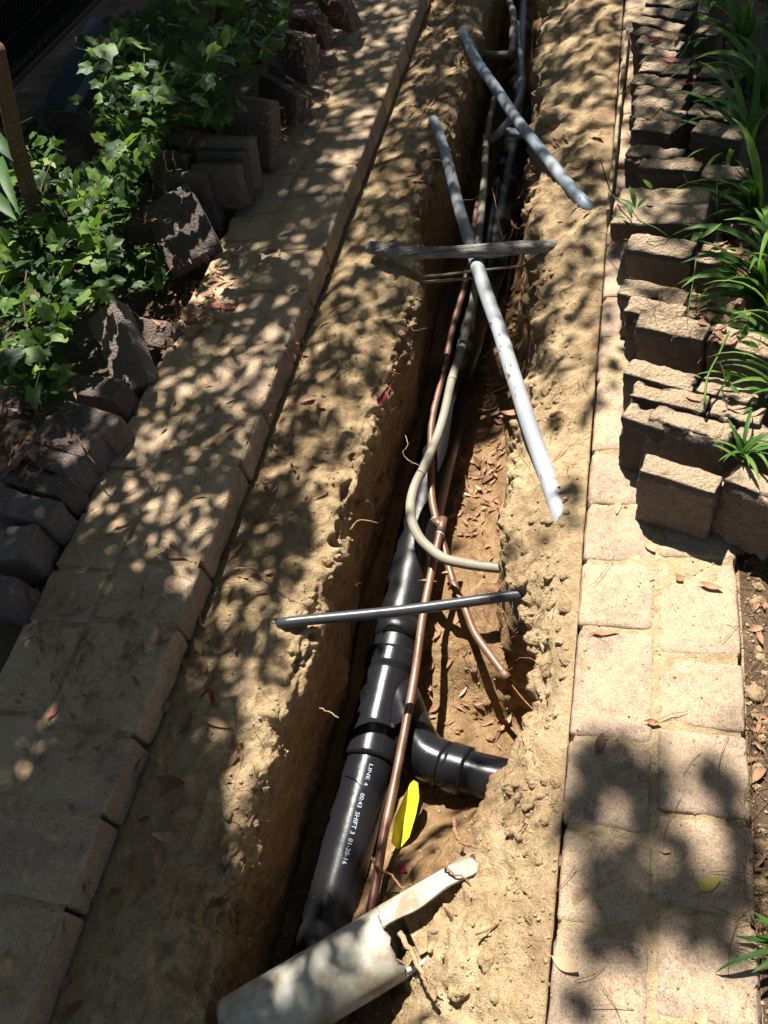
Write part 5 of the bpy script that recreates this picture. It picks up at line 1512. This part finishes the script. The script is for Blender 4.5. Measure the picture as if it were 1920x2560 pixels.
def canopy():
    S = np.array(SUNV / SUNV.z)
    N = 36000
    cx = rng.uniform(-4.3, 1.5, N); cy = rng.uniform(-.8, 5.8, N)
    px, py = PX(cx, cy, np.zeros(N))
    behind = cy < -.05
    d = dens(px, np.where(behind, 2600, py))
    d = np.where(px < -200, .7, d)
    d = np.where(d > .9, .985, d)
    d = np.where((px > 1330) & (py > 1800), 0, d)
    tau = -np.log(1 - np.clip(d, 0, .985))
    keep = rng.uniform(0, 1, N) < tau / 4.2
    cx, cy, px, py, tau = cx[keep], cy[keep], px[keep], py[keep], tau[keep]
    right = (px > 1330) & (py > 1700)
    h = np.where(right, rng.uniform(5.0, 6.2, len(cx)), np.where(py < 700, rng.uniform(2.9, 4.2, len(cx)), rng.uniform(2.1, 4.0, len(cx))))
    leaves = []
    for i in range(len(cx)):
        c = np.array([cx[i], cy[i], 0]) + S * h[i]
        m = rng.integers(3, 14)
        R_ = (.035 + .012 * m / 12) if not right[i] else .06
        for _ in range(m):
            o = rng.normal(0, R_, 3)
            leaves.append(c + o)
    for bx, by, br in ((1480,1890,42),(1560,1885,36),(1640,1930,58),(1530,1960,50),(1640,1990,50),(1800,1950,40),(1755,1925,30),(1812,2012,36),(1440,2020,36),(1482,2044,36),(1620,2035,46),(1842,2064,26),(1882,2112,28),(1500,2160,52),(1530,2220,60),(1500,2270,46),(1580,2272,40),(1660,2210,36),(1720,2222,42),(1700,2280,60),(1800,2262,42),(1872,2250,36),(1762,2332,36),(1490,2342,46),(1570,2322,36),(1580,2392,22),(1832,2380,22),(1455,2530,30),(1850,2170,36),(1470,1960,46),(1400,2060,30),(1690,2120,24),(1590,2120,22)):
        q = np.array(P(bx, by, 0)); rr = br * 1.5 / FPX
        hh = rng.uniform(4.2, 5.6)
        for _ in range(int(5 + br * .30)):
            leaves.append(q + S * (hh + rng.normal(0, .12)) + np.array([rng.normal(0, rr * .5), rng.normal(0, rr * .5), 0]))
    L = np.array(leaves)
    # keep the sunny parts of the trench and of the stacked bricks sunny
    ok = np.ones(len(L), bool)
    for zt, polys in ((-.5, [[(1120,1080),(1290,1100),(1300,1500),(1270,1900),(1100,2150),(900,2250),(780,2450),(700,2400),(840,2000),(940,1560),(1040,1330)]]),
                      (-.2, [[(1010,1150),(1130,1150),(1290,1400),(1280,1530),(1000,1560)], [(1230,780),(1330,1060),(1420,1320),(1360,1330),(1200,900)], [(1000,2080),(1330,1980),(1340,2560),(900,2560)], [(1200,1200),(1400,1200),(1440,1500),(1340,2000),(1260,1900),(1330,1500)]]),
                      (.10, [[(370,640),(455,440),(520,500),(570,650),(400,680)]]),
                      (.18, [[(0,330),(140,340),(200,430),(380,480),(400,690),(300,760),(200,900),(80,960),(0,900)]]),
                      (0.0, [[(1450,1120),(1860,1380),(1880,1800),(1400,1830),(1440,1400)], [(1300,1480),(1440,1300),(1380,2200),(1350,2560),(1000,2560),(1150,2150),(1350,1850)]]),
                      (.15, [[(1590,1000),(1919,1080),(1919,1250),(1590,1240)]])):
        t = (L[:, 2] - zt)
        gx, gy = L[:, 0] - S[0] * t, L[:, 1] - S[1] * t
        qx, qy = PX(gx, gy, np.full(len(L), zt))
        for poly in polys:
            hit = np.array([gy[k] > 0 and in_poly(qx[k], qy[k], poly) for k in range(len(L))])
            ok &= ~(hit & (rng.uniform(0, 1, len(L)) < (.93 if zt == .18 else .97)))
    L = L[ok]
    # unseen leaves added to block skylight, kept off the sun's path to the view
    K = 26000
    q = np.stack([rng.uniform(-8, 8, K), rng.uniform(-6, 10, K), 2.3 + 4.5 * rng.uniform(0, 1, K) ** .8], -1)
    gx, gy = q[:, 0] - S[0] * q[:, 2], q[:, 1] - S[1] * q[:, 2]
    qx, qy = PX(gx, gy, np.zeros(K))
    seen = (gy > -.35) & (qx > -260) & (qx < 2120) & (qy > -260)
    q = q[~seen]
    nbig = len(q)
    L = np.concatenate([L, q])
    n = len(L)
    # ovate leaves of 3 quads
    a = rng.normal(size=(n, 3)); a[:, 2] *= .5; a /= np.linalg.norm(a, axis=1)[:, None]
    nrm = rng.normal(size=(n, 3)) * .6 + np.array([0, 0, 1.2]); nrm /= np.linalg.norm(nrm, axis=1)[:, None]
    b = np.cross(nrm, a); b /= np.linalg.norm(b, axis=1)[:, None]
    a = np.cross(b, nrm)
    ln = rng.uniform(.045, .08, n)[:, None]; wd_ = rng.uniform(.02, .034, n)[:, None]
    ln[n - nbig:] *= 3.2; wd_[n - nbig:] *= 4.0
    prof = [(-.5, 0.02), (-.22, .42), (.12, .5), (.5, .02)]
    V = np.empty((n, 8, 3))
    for k, (t, w) in enumerate(prof):
        V[:, 2 * k] = L + a * ln * t - b * wd_ * w
        V[:, 2 * k + 1] = L + a * ln * t + b * wd_ * w
    base = (np.arange(n) * 8)[:, None, None]
    fq = np.array([[0, 1, 3, 2], [2, 3, 5, 4], [4, 5, 7, 6]])[None]
    F = (base + fq).reshape(-1, 4)
    me = quads_mesh('crown', V.reshape(-1, 3), F, False)
    me.materials.append(M['treeleaf'])
    t = bpy.data.objects.new('shade_tree', None); C.objects.link(t); t.location = (-3.3, 3.6, -.08)
    tag(t, 'leafy garden tree overhead whose crown throws dappled shade over the trench', 'tree')
    o = link('crown', me); o.parent = t; o.matrix_parent_inverse = Matrix.Translation((3.3, -3.6, .08)); o['kind'] = 'stuff'
    V2, F2 = [], []
    trunk = catmull([Vector((0, 0, -.1)), Vector((.05, -.03, 1)), Vector((.0, .05, 2.0)), Vector((.15, .0, 3.0)), Vector((.3, -.1, 4.2)), Vector((.5, -.2, 5.2))], 6)
    link('trunk', tube_mesh('trunk', trunk, [.17 - .11 * k / 30 for k in range(len(trunk))], 16), M['stem'], t)
    off = Vector((-3.3, 3.6, -.08))
    pick = rng.choice(n - nbig, 26, replace=False)
    for i in pick:
        e = Vector(L[i]) - off
        k = min(len(trunk) - 1, max(6, int(len(trunk) * (e.z - .8) / 5.2)))
        s = trunk[k]
        mid = s.lerp(e, .5) + Vector((random.uniform(-.15, .15), random.uniform(-.15, .15), .15))
        pth_ = catmull([s, mid, e], 8)
        link('branch', tube_mesh('branch', pth_, [.03 - .024 * q / (len(pth_) - 1) for q in range(len(pth_))], 6), M['stem'], t)
    return n
ncan = canopy()
print('leaves', cnt, 'canopy', ncan)
